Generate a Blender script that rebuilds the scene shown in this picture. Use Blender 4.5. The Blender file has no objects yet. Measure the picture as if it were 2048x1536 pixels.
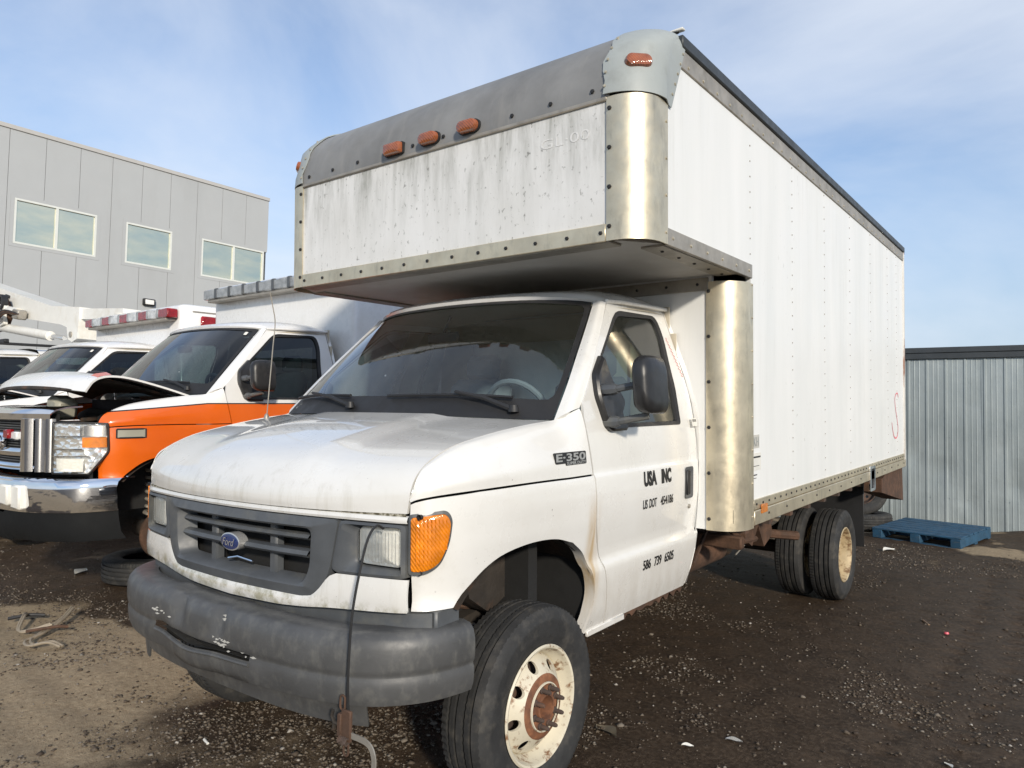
import bpy, bmesh, math, random
import numpy as np
from mathutils import Vector, Matrix
random.seed(7); np.random.seed(7)
S = bpy.context.scene
COL = S.collection
R_ = math.radians

# ------------------------------------------------------------------ camera
RAKE = math.atan(0.0259)            # the unladen truck sits nose-low on level ground
def to_world(p):
    c, s = math.cos(RAKE), math.sin(RAKE)
    return (p[0], p[1]*c - p[2]*s, p[2]*c + p[1]*s + 0.0357*c)
cam_d = bpy.data.cameras.new('camera')
cam = bpy.data.objects.new('camera', cam_d); COL.objects.link(cam)
cam_d.sensor_width = 36; cam_d.lens = 1436.1*36/2048
cam_d.clip_start = 0.05; cam_d.clip_end = 3000
yaw, pit, rol = 0.6570, 0.0234, 0.0046
fw = Vector((-math.sin(yaw)*math.cos(pit), math.cos(yaw)*math.cos(pit), math.sin(pit)))
rt = Vector((math.cos(yaw), math.sin(yaw), 0)); up = rt.cross(fw)
r2 = rt*math.cos(rol) + up*math.sin(rol); u2 = -rt*math.sin(rol) + up*math.cos(rol)
RX = Matrix.Rotation(RAKE, 4, 'X')
M = Matrix(((r2.x, u2.x, -fw.x, 0), (r2.y, u2.y, -fw.y, 0), (r2.z, u2.z, -fw.z, 0), (0, 0, 0, 1)))
cam.matrix_world = Matrix.Translation(Vector(to_world((2.5753, -2.6359, 1.5057)))) @ RX @ M
S.camera = cam

# ------------------------------------------------------------------ light
SUN_EL, SUN_AZ = R_(20.5), math.atan2(0.80, -0.60)     # azimuth from +Y towards +X
wd = bpy.data.worlds.new('World'); S.world = wd; wd.use_nodes = True
nt = wd.node_tree; nt.nodes.clear()
def N(tree, typ, **kw):
    n = tree.nodes.new(typ)
    for k, v in kw.items():
        if k.startswith('i_'):
            n.inputs[k[2:].replace('_', ' ')].default_value = v
        else: setattr(n, k, v)
    return n
sky = N(nt, 'ShaderNodeTexSky', sky_type='NISHITA', sun_disc=False, sun_elevation=SUN_EL, sun_rotation=SUN_AZ,
        altitude=200, air_density=1.0, dust_density=0.1, ozone_density=3.5)
tc = N(nt, 'ShaderNodeTexCoord')
mp = N(nt, 'ShaderNodeMapping'); mp.inputs['Scale'].default_value = (1.0, 1.3, 2.6); mp.inputs['Location'].default_value = (1.9, 7.4, .2); mp.inputs['Rotation'].default_value = (0.25, 0.45, 0.5)
nz = N(nt, 'ShaderNodeTexNoise', i_Scale=1.35, i_Detail=8.0, i_Roughness=0.56, i_Distortion=0.4)
nz2 = N(nt, 'ShaderNodeTexNoise', i_Scale=0.9, i_Detail=3.0, i_Roughness=0.5)
nt.links.new(tc.outputs['Generated'], mp.inputs['Vector'])
nt.links.new(mp.outputs[0], nz.inputs['Vector']); nt.links.new(tc.outputs['Generated'], nz2.inputs['Vector'])
mul = N(nt, 'ShaderNodeMath', operation='MULTIPLY_ADD'); mul.inputs[1].default_value = 0.55; 
nt.links.new(nz2.outputs['Fac'], mul.inputs[0]); nt.links.new(nz.outputs['Fac'], mul.inputs[2])
cr = N(nt, 'ShaderNodeValToRGB'); cr.color_ramp.elements[0].position = 0.58; cr.color_ramp.elements[1].position = 0.98
cr.color_ramp.elements[0].color = (0.07, 0.07, 0.07, 1); cr.color_ramp.elements[1].color = (0.78, 0.78, 0.78, 1)
nt.links.new(mul.outputs[0], cr.inputs[0])
mx = N(nt, 'ShaderNodeMix', data_type='RGBA'); 
nt.links.new(cr.outputs[0], mx.inputs[0]); mx.inputs[7].default_value = (4.9, 5.25, 5.8, 1)
bg = N(nt, 'ShaderNodeBackground'); bg.inputs['Strength'].default_value = 0.15
# even band of haze towards the horizon, all the way round
sz = N(nt, 'ShaderNodeSeparateXYZ'); nt.links.new(tc.outputs['Generated'], sz.inputs[0])
mr = N(nt, 'ShaderNodeMapRange', interpolation_type='SMOOTHSTEP'); nt.links.new(sz.outputs[2], mr.inputs[0])
mr.inputs[1].default_value = 0.0; mr.inputs[2].default_value = 0.42; mr.inputs[3].default_value = 0.92; mr.inputs[4].default_value = 0.0
hz = N(nt, 'ShaderNodeMix', data_type='RGBA'); nt.links.new(mr.outputs[0], hz.inputs[0]); nt.links.new(sky.outputs[0], hz.inputs[6]); hz.inputs[7].default_value = (2.65, 3.3, 4.05, 1)
nt.links.new(hz.outputs[2], mx.inputs[6])
nt.links.new(mx.outputs[2], bg.inputs['Color'])
out = N(nt, 'ShaderNodeOutputWorld'); nt.links.new(bg.outputs[0], out.inputs[0])
sl = bpy.data.lights.new('sun', 'SUN'); sun = bpy.data.objects.new('sun', sl); COL.objects.link(sun)
sl.energy = 3.35; sl.angle = R_(4.0); sl.color = (1.0, 0.905, 0.765)
sd = Vector((math.sin(SUN_AZ)*math.cos(SUN_EL), math.cos(SUN_AZ)*math.cos(SUN_EL), math.sin(SUN_EL)))
sun.rotation_euler = sd.to_track_quat('Z', 'Y').to_euler(); sun.location = (8, -6, 10)
vs = S.view_settings
vs.view_transform = 'Standard'; vs.look = 'None'; vs.gamma = 1; vs.exposure = 0.22; vs.use_curve_mapping = False

# ------------------------------------------------------------------ mesh helpers
def link(name, me, mat=None, parent=None, label=None, cat=None, group=None, kind=None):
    o = bpy.data.objects.new(name, me); COL.objects.link(o)
    if mat is not None and me is not None:
        for m in (mat if isinstance(mat, (list, tuple)) else [mat]): me.materials.append(m)
    if parent is not None: o.parent = parent
    for k, v in (('label', label), ('category', cat), ('group', group), ('kind', kind)):
        if v: o[k] = v
    return o
def thing(name, label, cat, group=None, loc=(0, 0, 0), rot=(0, 0, 0)):
    o = link(name, None, label=label, cat=cat, group=group); o.location = loc; o.rotation_euler = rot; o.empty_display_size = 0.2
    return o
def crv(P, n):
    """Catmull-Rom through control points, n samples per span"""
    P = np.asarray(P, float); Q = np.vstack([2*P[0]-P[1], P, 2*P[-1]-P[-2]])
    o = []
    for i in range(1, len(Q)-2):
        for j in range(n):
            t = j/n
            o.append(0.5*(2*Q[i] + (Q[i+1]-Q[i-1])*t + (2*Q[i-1]-5*Q[i]+4*Q[i+1]-Q[i+2])*t*t + (3*Q[i]-Q[i-1]-3*Q[i+1]+Q[i+2])*t**3))
    o.append(Q[-2]); return np.array(o)
def surf(ctrl, nu, nv):
    ctrl = np.asarray(ctrl, float)
    a = np.array([crv(r, nv) for r in ctrl])
    return np.stack([crv(a[:, j], nu) for j in range(a.shape[1])], 1)
def resamp(P, n):
    P = np.asarray(P, float); d = np.r_[0, np.cumsum(np.linalg.norm(np.diff(P, axis=0), axis=1))]
    t = np.linspace(0, d[-1], n); return np.stack([np.interp(t, d, P[:, k]) for k in range(P.shape[1])], 1)
class MB:
    def __init__(s): s.v = []; s.f = []; s.m = []
    def add(s, v, f, m=0):
        o = len(s.v); s.v += [tuple(map(float, p)) for p in v]
        s.f += [tuple(i+o for i in q) for q in f]; s.m += [m]*len(f); return s
    def box(s, x0, x1, y0, y1, z0, z1, b=0.0, mat=None, m=0):
        cx, cy, cz = (x0+x1)/2, (y0+y1)/2, (z0+z1)/2; h = [abs(x1-x0)/2, abs(y1-y0)/2, abs(z1-z0)/2]
        b = min(b, min(h)*0.9)
        V = []; F = []
        if b <= 0:
            for i in (-1, 1):
                for j in (-1, 1):
                    for k in (-1, 1): V.append((i*h[0], j*h[1], k*h[2]))
            F = [(0, 1, 3, 2), (4, 6, 7, 5), (0, 4, 5, 1), (2, 3, 7, 6), (0, 2, 6, 4), (1, 5, 7, 3)]
        else:
            ix = {}
            for i in (-1, 1):
                for j in (-1, 1):
                    for k in (-1, 1):
                        for a in range(3):
                            ix[i, j, k, a] = len(V); sg = (i, j, k)
                            V.append(tuple(sg[q]*(h[q] if q == a else h[q]-b) for q in range(3)))
            for a in range(3):
                p, q = [(1, 2), (2, 0), (0, 1)][a]
                for sg in (-1, 1):
                    L = []
                    for (c, d) in ((-1, -1), (1, -1), (1, 1), (-1, 1)):
                        k = [0, 0, 0]; k[a] = sg; k[p] = c; k[q] = d; L.append(ix[k[0], k[1], k[2], a])
                    F.append(L if sg > 0 else L[::-1])
                for c in (-1, 1):
                    for d in (-1, 1):
                        def g(e, ax):
                            k = [0, 0, 0]; k[a] = e; k[p] = c; k[q] = d; return ix[k[0], k[1], k[2], ax]
                        L = [g(-1, p), g(1, p), g(1, q), g(-1, q)]
                        F.append(L if c*d < 0 else L[::-1])
            for i in (-1, 1):
                for j in (-1, 1):
                    for k in (-1, 1):
                        L = [ix[i, j, k, 0], ix[i, j, k, 1], ix[i, j, k, 2]]
                        F.append(L if i*j*k > 0 else L[::-1])
        if mat is not None: V = [mat @ Vector(p) for p in V]
        V = [(p[0]+cx, p[1]+cy, p[2]+cz) for p in V]
        return s.add(V, F, m)
    def grid(s, G, m=0, flip=False, wrap=False):
        G = np.asarray(G); r, c = G.shape[:2]; F = []
        for i in range(r-1):
            for j in range(c if wrap else c-1):
                k = (j+1) % c
                q = (i*c+j, i*c+k, (i+1)*c+k, (i+1)*c+j); F.append(q[::-1] if flip else q)
        return s.add(G.reshape(-1, 3), F, m)
    def panel(s, G, th=0.012, flip=False, m=0):
        """sheet with thickness; th offset against the normal"""
        G = np.asarray(G, float); du = np.gradient(G, axis=0); dv = np.gradient(G, axis=1)
        n = np.cross(dv, du); n /= np.linalg.norm(n, axis=2, keepdims=True)+1e-12
        if flip: n = -n
        H = G - n*th; r, c = G.shape[:2]; o = r*c
        F = []
        for i in range(r-1):
            for j in range(c-1):
                q = (i*c+j, (i+1)*c+j, (i+1)*c+j+1, i*c+j+1)
                if flip: q = q[::-1]
                F.append(q[::-1]); F.append(tuple(k+o for k in q))
        B = [j for j in range(c)] + [i*c+c-1 for i in range(1, r)] + [(r-1)*c+j for j in range(c-2, -1, -1)] + [i*c for i in range(r-2, 0, -1)]
        for a, b in zip(B, B[1:]+B[:1]):
            q = (a, b, b+o, a+o); F.append(q if flip else q[::-1])
        return s.add(np.vstack([G.reshape(-1, 3), H.reshape(-1, 3)]), F, m)
    def tube(s, P, r, n=8, m=0, cap=True, closed=False):
        P = np.asarray(P, float); k = len(P); rr = np.full(k, r) if np.isscalar(r) else np.asarray(r, float)
        T = np.gradient(P, axis=0) if not closed else np.roll(P, -1, 0)-np.roll(P, 1, 0)
        T /= np.linalg.norm(T, axis=1, keepdims=True)+1e-12
        a = np.array((0, 0, 1.)) if abs(T[0][2]) < .9 else np.array((1., 0, 0)); u = np.cross(T[0], a); u /= np.linalg.norm(u)
        V = []; 
        for i in range(k):
            u = u - T[i]*np.dot(u, T[i]); u /= np.linalg.norm(u)+1e-12; w = np.cross(T[i], u)
            for j in range(n):
                t = 2*math.pi*j/n; V.append(P[i]+rr[i]*(u*math.cos(t)+w*math.sin(t)))
        F = []
        for i in range(k if closed else k-1):
            for j in range(n):
                a0, b0 = i*n+j, i*n+(j+1) % n; i2 = (i+1) % k
                F.append((a0, b0, i2*n+(j+1) % n, i2*n+j))
        if cap and not closed: F += [tuple(range(n))[::-1], tuple((k-1)*n+j for j in range(n))]
        return s.add(V, F, m)
    def lathe(s, prof, n=48, axis='X', o=(0, 0, 0), m=0, a0=0, a1=2*math.pi, mod=None):
        """prof: (radius, height along axis)"""
        full = abs(a1-a0-2*math.pi) < 1e-6; na = n if full else n+1
        V = []
        for i in range(na):
            t = a0+(a1-a0)*i/n; c, q = math.cos(t), math.sin(t)
            for k, (r, h) in enumerate(prof):
                if mod: r = r+mod(i, k)
                p = {'X': (h, r*c, r*q), 'Y': (r*q, h, r*c), 'Z': (r*c, r*q, h)}[axis]
                V.append((p[0]+o[0], p[1]+o[1], p[2]+o[2]))
        c = len(prof); F = []
        for i in range(n):
            j = (i+1) % na
            for k in range(c-1): F.append((i*c+k, j*c+k, j*c+k+1, i*c+k+1))
        return s.add(V, F, m)
    def prism(s, pts, axis, a, b, m=0):
        """polygon in the plane across axis, extruded a..b. axis X: pts=(y,z); Y: (x,z); Z: (x,y)"""
        def P(p, h): return {'X': (h, p[0], p[1]), 'Y': (p[0], h, p[1]), 'Z': (p[0], p[1], h)}[axis]
        n = len(pts); V = [P(p, a) for p in pts]+[P(p, b) for p in pts]
        F = [tuple(range(n)), tuple(range(2*n-1, n-1, -1))]+[(j, j+n, (j+1) % n+n, (j+1) % n) for j in range(n)]
        return s.add(V, F, m)
    def ring(s, A, B, m=0, closed=True, flip=False):
        n = len(A); F = []
        for j in range(n if closed else n-1):
            k = (j+1) % n; q = (j, k, n+k, n+j); F.append(q[::-1] if flip else q)
        return s.add(list(A)+list(B), F, m)
    def frame(s, A, B, d, m=0):
        """solid frame between loops A (outer) and B (inner), extruded by vector d"""
        A = np.asarray(A, float); B = np.asarray(B, float); d = np.asarray(d, float)
        s.ring(A, B, m); s.ring(A+d, B+d, m, flip=True); s.ring(A, A+d, m, flip=True); s.ring(B, B+d, m); return s
    def fan(s, P, m=0):
        P = np.asarray(P, float); n = len(P)
        return s.add(np.vstack([P, P.mean(0)]), [(j, (j+1) % n, n) for j in range(n)], m)
    def map(s, fn): s.v = [tuple(fn(*p)) for p in s.v]; return s
    def build(s, name, mat=None, parent=None, sharp=38, recalc=True, **kw):
        me = bpy.data.meshes.new(name); me.from_pydata(s.v, [], s.f)
        if recalc:
            bm = bmesh.new(); bm.from_mesh(me)
            bmesh.ops.remove_doubles(bm, verts=bm.verts, dist=1e-5)
            bmesh.ops.recalc_face_normals(bm, faces=bm.faces); bm.to_mesh(me); bm.free()
        elif any(s.m): me.polygons.foreach_set('material_index', s.m)
        if recalc and any(s.m) and len(me.polygons) == len(s.m): me.polygons.foreach_set('material_index', s.m)
        me.polygons.foreach_set('use_smooth', [True]*len(me.polygons))
        me.set_sharp_from_angle(angle=R_(sharp)); me.update()
        return link(name, me, mat, parent, **kw)
def rrect(x0, x1, y0, y1, r, n=5):
    P = []
    for cx, cy, a in ((x1-r, y1-r, 0), (x0+r, y1-r, 90), (x0+r, y0+r, 180), (x1-r, y0+r, 270)):
        for i in range(n+1):
            t = R_(a+90*i/n); P.append((cx+r*math.cos(t), cy+r*math.sin(t)))
    return P
def rpoly(P, rad, n=5):
    """round the corners of a polygon (2D points)"""
    o = []; k = len(P)
    for i in range(k):
        p0, p, p1 = (np.array(P[(i-1) % k], float), np.array(P[i], float), np.array(P[(i+1) % k], float))
        r = rad[i] if isinstance(rad, (list, tuple)) else rad
        a, b = p0-p, p1-p; la, lb = np.linalg.norm(a), np.linalg.norm(b); q = min(r, la*.48, lb*.48)
        A, B = p+a/la*q, p+b/lb*q
        for j in range(n+1):
            t = j/n; o.append((1-t)**2*A+2*t*(1-t)*p+t*t*B)
    return np.array(o)
def copy_tree(o, parent=None):
    c = o.copy(); COL.objects.link(c); c.parent = parent
    for ch in list(o.children): copy_tree(ch, c)
    return c

# ------------------------------------------------------------------ materials
def newmat(name):
    m = bpy.data.materials.new(name); m.use_nodes = True
    t = m.node_tree; return m, t, t.nodes['Principled BSDF']
def vec(t, scale=(1, 1, 1)):
    a = N(t, 'ShaderNodeTexCoord'); b = N(t, 'ShaderNodeMapping'); b.inputs['Scale'].default_value = scale
    t.links.new(a.outputs['Object'], b.inputs['Vector']); return b.outputs[0]
def noise(t, v, scale, detail=5, rough=.6, dist=0.):
    n = N(t, 'ShaderNodeTexNoise', i_Scale=scale, i_Detail=float(detail), i_Roughness=rough, i_Distortion=dist)
    t.links.new(v, n.inputs['Vector']); return n.outputs['Fac']
def ramp(t, f, a, b, ca=(0, 0, 0, 1), cb=(1, 1, 1, 1)):
    r = N(t, 'ShaderNodeValToRGB'); e = r.color_ramp.elements
    e[0].position, e[1].position = a, b; e[0].color, e[1].color = ca, cb; t.links.new(f, r.inputs[0]); return r.outputs[0]
def mixc(t, f, a, b):
    n = N(t, 'ShaderNodeMix', data_type='RGBA')
    for s, i in ((f, 0), (a, 6), (b, 7)):
        if hasattr(s, 'node'): t.links.new(s, n.inputs[i])
        else: n.inputs[i].default_value = s if i == 0 else (tuple(s)+(1,))[:4]
    return n.outputs[2]
def mathn(t, op, a, b=None):
    n = N(t, 'ShaderNodeMath', operation=op); n.use_clamp = False
    for i, s in enumerate((a, b)):
        if s is None: continue
        if hasattr(s, 'node'): t.links.new(s, n.inputs[i])
        else: n.inputs[i].default_value = s
    return n.outputs[0]
def bump(t, p, f, strength, dist=0.002):
    b = N(t, 'ShaderNodeBump', i_Strength=strength, i_Distance=dist); t.links.new(f, b.inputs['Height']); t.links.new(b.outputs[0], p.inputs['Normal'])
def pm(name, col, rough=.5, metal=0., coat=0., var=.12, vs=5., dirt=None, da=.5, ds=4., dw=(.52, .72), stretch=(1, 1, 1), bmp=0., bs=60., spec=.5, rv=.12, bd=.002):
    m, t, p = newmat(name); v = vec(t); c = col
    n = noise(t, v, vs)
    dark = tuple(x*(1-var) for x in col); c = mixc(t, ramp(t, n, .3, .7), dark, tuple(min(1, x*(1+var*.35)) for x in col))
    if dirt is not None:
        f = ramp(t, noise(t, vec(t, stretch), ds, 8, .65), dw[0], dw[1])
        f = mathn(t, 'MULTIPLY', f, da); c = mixc(t, f, c, dirt)
    t.links.new(c, p.inputs['Base Color'])
    r = ramp(t, noise(t, v, vs*3), .25, .75, (max(0, rough-rv),)*3+(1,), (min(1, rough+rv),)*3+(1,)); t.links.new(r, p.inputs['Roughness'])
    p.inputs['Metallic'].default_value = metal; p.inputs['Coat Weight'].default_value = coat; p.inputs['Coat Roughness'].default_value = .08
    p.inputs['Specular IOR Level'].default_value = spec
    if bmp: bump(t, p, noise(t, v, bs, 6), bmp, bd)
    return m
MT = {}
def cabpaint():
    """old white work-truck paint: road film low down, chips, rust weep behind the wheel arch, algae at the front joints"""
    m, t, p = newmat('white_paint'); v = vec(t); sx = N(t, 'ShaderNodeSeparateXYZ'); t.links.new(v, sx.inputs[0]); X, Y, Z = sx.outputs
    def rng(o, a, b, c=1., d=0.):
        n = N(t, 'ShaderNodeMapRange', interpolation_type='SMOOTHSTEP'); t.links.new(o, n.inputs[0])
        for i, q in enumerate((a, b, c, d)): n.inputs[i+1].default_value = q
        return n.outputs[0]
    M = lambda a, b: mathn(t, 'MULTIPLY', a, b)
    c = mixc(t, ramp(t, noise(t, v, 2.2), .3, .7), (.70, .69, .655), (.77, .765, .74))
    film = M(rng(Z, .55, .95), ramp(t, noise(t, vec(t, (3, 3, 1)), 3.5, 8, .7), .25, .75)); c = mixc(t, M(film, .42), c, (.34, .28, .20))
    blot = ramp(t, noise(t, v, 7, 9, .7), .58, .80); c = mixc(t, M(blot, .30), c, (.45, .41, .33))
    weep = M(M(rng(mathn(t, 'ABSOLUTE', mathn(t, 'ADD', Y, .015)), .0, .075), rng(mathn(t, 'ABSOLUTE', mathn(t, 'SUBTRACT', Z, .86)), .10, .30)), M(rng(X, .80, .9, 0., 1.), ramp(t, noise(t, vec(t, (30, 30, 1.5)), 1., 5), .28, .62)))
    c = mixc(t, M(weep, .75), c, (.45, .29, .10))
    alg = M(M(rng(Y, -1.02, -.9), rng(mathn(t, 'ABSOLUTE', mathn(t, 'SUBTRACT', Z, .785)), .015, .06)), ramp(t, noise(t, v, 16, 6, .7), .42, .62)); c = mixc(t, M(alg, .7), c, (.22, .20, .09))
    fr = M(rng(Y, -1.03, -.97), ramp(t, noise(t, vec(t, (9, 9, .8)), 2., 7, .7), .52, .75)); c = mixc(t, M(fr, .35), c, (.30, .27, .17))
    chip = M(ramp(t, noise(t, v, 75, 2, .5), .73, .76), ramp(t, noise(t, v, 3.1, 3), .45, .6)); c = mixc(t, M(chip, .85), c, (.08, .06, .05))
    t.links.new(c, p.inputs['Base Color']); t.links.new(ramp(t, noise(t, v, 4, 6), .25, .75, (.20,)*3+(1,), (.38,)*3+(1,)), p.inputs['Roughness'])
    p.inputs['Coat Weight'].default_value = 1.0; p.inputs['Coat Roughness'].default_value = .03; bump(t, p, noise(t, v, 3.5, 3, .5), .10, .010); return m
MT['cab_white'] = cabpaint()
def boxskin():
    m, t, p = newmat('fibreglass_white'); v = vec(t); M = lambda a, b: mathn(t, 'MULTIPLY', a, b)
    c = mixc(t, ramp(t, noise(t, vec(t, (1, 2.2, .25)), 1.6, 4), .3, .7), (.70, .715, .705), (.785, .79, .78))
    run = M(ramp(t, noise(t, vec(t, (14, 14, .7)), 1.3, 8, .7), .50, .78), ramp(t, noise(t, v, .9, 3), .42, .62)); c = mixc(t, M(run, .28), c, (.42, .42, .37))
    sp = M(ramp(t, noise(t, vec(t, (1, 1, .45)), 34, 4, .6), .66, .72), ramp(t, noise(t, v, 1.3, 3), .50, .64)); c = mixc(t, M(sp, .55), c, (.26, .25, .22))
    t.links.new(c, p.inputs['Base Color']); t.links.new(ramp(t, noise(t, v, 3), .3, .7, (.36,)*3+(1,), (.5,)*3+(1,)), p.inputs['Roughness'])
    bump(t, p, mathn(t, 'ADD', noise(t, vec(t, (1, 2.6, .5)), 1.6, 2), M(noise(t, v, 60, 3), .04)), .09, .03); return m
MT['box_white'] = boxskin()
MT['alu'] = pm('weathered_aluminium', (.70, .62, .46), .40, metal=.72, var=.2, vs=7, dirt=(.30, .27, .21), da=.55, ds=5, stretch=(3, 3, 1), bmp=.12, bs=90, rv=.1)
MT['alu_dull'] = pm('dull_aluminium', (.40, .37, .32), .5, metal=.45, var=.25, vs=9, dirt=(.16, .15, .12), da=.6, ds=7, bmp=.1, bs=80)
MT['nose'] = pm('grey_painted_nose', (.235, .235, .23), .5, metal=.1, var=.3, vs=3, dirt=(.30, .29, .27), da=.5, ds=3, stretch=(4, 1, 1), bmp=.06, bs=40)
MT['cap_grey'] = pm('blue_grey_fibreglass', (.34, .37, .365), .5, var=.1, vs=4, dirt=(.2, .21, .2), da=.5, ds=6, bmp=.05, bs=30)
MT['plastic'] = pm('grey_plastic', (.085, .092, .10), .5, var=.25, vs=6, dirt=(.22, .21, .17), da=.4, ds=5, bmp=.1, bs=200)
MT['bumper'] = pm('weathered_grey_bumper', (.082, .083, .084), .46, var=.3, vs=5, dirt=(.22, .215, .19), da=.35, ds=16, dw=(.5, .74), stretch=(1.3, 1.3, .8), bmp=.12, bs=120)
MT['black'] = pm('black_rubber', (.018, .018, .019), .55, var=.3)
MT['mirror'] = pm('black_mirror_plastic', (.022, .022, .023), .36, var=.3, vs=8, dirt=(.07, .065, .06), da=.5, ds=6, bmp=.08, bs=250)
MT['under'] = pm('underbody', (.035, .028, .022), .85, var=.5, vs=9, dirt=(.13, .06, .03), da=.6, ds=7, bmp=.5, bs=30, bd=.01)
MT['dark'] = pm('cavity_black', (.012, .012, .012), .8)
MT['rust'] = pm('rusty_steel', (.115, .060, .036), .85, var=.5, vs=14, dirt=(.05, .03, .02), da=.8, ds=10, dw=(.4, .65), bmp=.6, bs=60, bd=.004)
MT['rustbrown'] = pm('brown_rusted_frame', (.075, .052, .042), .85, var=.4, vs=8, dirt=(.18, .08, .04), da=.6, ds=9, bmp=.5, bs=50)
MT['rust_bright'] = pm('orange_rust', (.25, .105, .05), .8, var=.5, vs=20, dirt=(.09, .04, .025), da=.8, ds=14, dw=(.42, .62), bmp=.5, bs=70)
MT['underside_white'] = pm('grimy_white_underside', (.60, .585, .55), .5, var=.15, vs=2, dirt=(.3, .27, .22), da=.5, ds=2)
MT['rim'] = pm('rusty_white_rim', (.62, .57, .45), .45, var=.12, vs=8, dirt=(.20, .10, .045), da=.95, ds=26, dw=(.54, .64), bmp=.2, bs=80)
MT['rim_gold'] = pm('rusty_yellowed_rim', (.60, .48, .30), .42, metal=.3, var=.2, vs=8, dirt=(.18, .09, .04), da=.9, ds=18, dw=(.5, .62), bmp=.2, bs=80)
MT['tyre'] = pm('tyre_rubber', (.028, .028, .028), .72, var=.35, vs=12, dirt=(.10, .09, .075), da=.45, ds=16, dw=(.5, .7), bmp=.25, bs=160)
MT['reflector'] = pm('headlamp_reflector', (.86, .86, .84), .4, metal=.15, var=.2, vs=30)
MT['reflector_bright'] = pm('silvered_reflector', (.88, .88, .87), .16, metal=.8, var=.12, vs=5, rv=.08)
MT['valance'] = pm('black_valance', (.010, .011, .012), .7, var=.2, spec=.2)
MT['chrome'] = pm('chrome', (.82, .83, .85), .05, metal=1., var=.03, rv=.03, dirt=(.6, .6, .6), da=.15, ds=8)
MT['orange'] = pm('orange_paint', (.72, .125, .008), .28, coat=.7, var=.05, vs=2, dirt=(.5, .12, .03), da=.3, ds=5, rv=.05)
MT['amb_white'] = pm('ambulance_white', (.78, .78, .77), .28, coat=.6, var=.03, vs=2, dirt=(.5, .48, .42), da=.25, ds=6, rv=.05)
MT['cap_dark'] = pm('charcoal_sheet', (.045, .052, .058), .5, metal=.2, var=.15)
MT['bld'] = pm('grey_wall_panel', (.42, .435, .44), .55, var=.04, vs=.8, dirt=(.36, .37, .37), da=.45, ds=.8, stretch=(1, 1, .3), bmp=.1, bs=1.2, bd=.05)
MT['bld_trim'] = pm('grey_parapet_trim', (.47, .46, .44), .5, var=.05)
MT['bld_frame'] = pm('pale_window_frame', (.68, .70, .66), .4, var=.05)
MT['black_text'] = pm('black_vinyl', (.012, .012, .014), .4, var=.2)
MT['seat'] = pm('blue_grey_cloth', (.17, .20, .24), .9, var=.2, bmp=.2, bs=300)
MT['trim'] = pm('grey_interior_trim', (.42, .43, .42), .7, var=.15)
MT['headliner'] = pm('beige_headliner', (.55, .50, .40), .85, var=.1)
MT['silver'] = pm('silver_badge', (.55, .55, .54), .3, metal=.6)
MT['badge_black'] = pm('badge_black', (.02, .02, .022), .35)
MT['blue'] = pm('oval_blue', (.012, .03, .13), .25, coat=.7)
MT['pallet'] = pm('blue_pallet_paint', (.016, .075, .145), .75, var=.35, vs=8, dirt=(.12, .12, .10), da=.6, ds=10, stretch=(1, 6, 6), bmp=.4, bs=40, bd=.003)
MT['red_scribble'] = pm('red_crayon', (.62, .06, .05), .7)
MT['pink_scribble'] = pm('pink_marker', (.80, .20, .24), .6)
MT['paper'] = pm('paper_white', (.72, .71, .66), .8)
MT['ghost'] = pm('faint_glue_residue', (.52, .51, .47), .7); MT['ghost_text'] = pm('lettering_residue', (.50, .51, .48), .6, var=.25, vs=60, dirt=(.70, .70, .69), da=1., ds=34, dw=(.38, .46))
MT['boom_white'] = pm('boom_white', (.80, .79, .74), .4, coat=.3, var=.05, dirt=(.5, .42, .28), da=.4, ds=3)
def galv():
    m, t, p = newmat('galvanised_sheet'); v = vec(t, (1, 1, .35)); n = noise(t, v, 3.2, 6)
    c = mixc(t, ramp(t, n, .3, .7), (.27, .31, .315), (.38, .425, .43)); t.links.new(c, p.inputs['Base Color'])
    p.inputs['Metallic'].default_value = .35; t.links.new(ramp(t, noise(t, vec(t), 5), .3, .7, (.34,)*3+(1,), (.52,)*3+(1,)), p.inputs['Roughness'])
    bump(t, p, noise(t, vec(t), 5, 4), .2, .02); return m
MT['galv'] = galv()
def glass(name, tint, refl=1.0, ior=1.5, rough=0.0, dirt=None):
    m = bpy.data.materials.new(name); m.use_nodes = True; t = m.node_tree; t.nodes.clear()
    tr = N(t, 'ShaderNodeBsdfTransparent'); tr.inputs[0].default_value = tint+(1,)
    gl = N(t, 'ShaderNodeBsdfGlossy'); gl.inputs['Roughness'].default_value = rough
    fr = N(t, 'ShaderNodeFresnel'); fr.inputs['IOR'].default_value = ior
    f = mathn(t, 'MULTIPLY', fr.outputs[0], refl)
    mxs = N(t, 'ShaderNodeMixShader'); t.links.new(f, mxs.inputs[0]); t.links.new(tr.outputs[0], mxs.inputs[1]); t.links.new(gl.outputs[0], mxs.inputs[2])
    last = mxs.outputs[0]
    if dirt:
        d = N(t, 'ShaderNodeBsdfDiffuse'); d.inputs[0].default_value = dirt[0]+(1,)
        k = mathn(t, 'MULTIPLY', ramp(t, noise(t, vec(t), dirt[2], 8, .7), .35, .8), dirt[1])
        m2 = N(t, 'ShaderNodeMixShader'); t.links.new(k, m2.inputs[0]); t.links.new(last, m2.inputs[1]); t.links.new(d.outputs[0], m2.inputs[2]); last = m2.outputs[0]
    o = N(t, 'ShaderNodeOutputMaterial'); t.links.new(last, o.inputs[0]); return m
MT['glass'] = glass('tinted_glass', (.86, .95, .91), 1.8, 1.5, 0, ((.42, .38, .30), .05, 60))
MT['side_glass'] = glass('side_window_glass', (.40, .50, .46), 1.5, 1.55, 0, ((.35, .36, .32), .10, 6))
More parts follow.
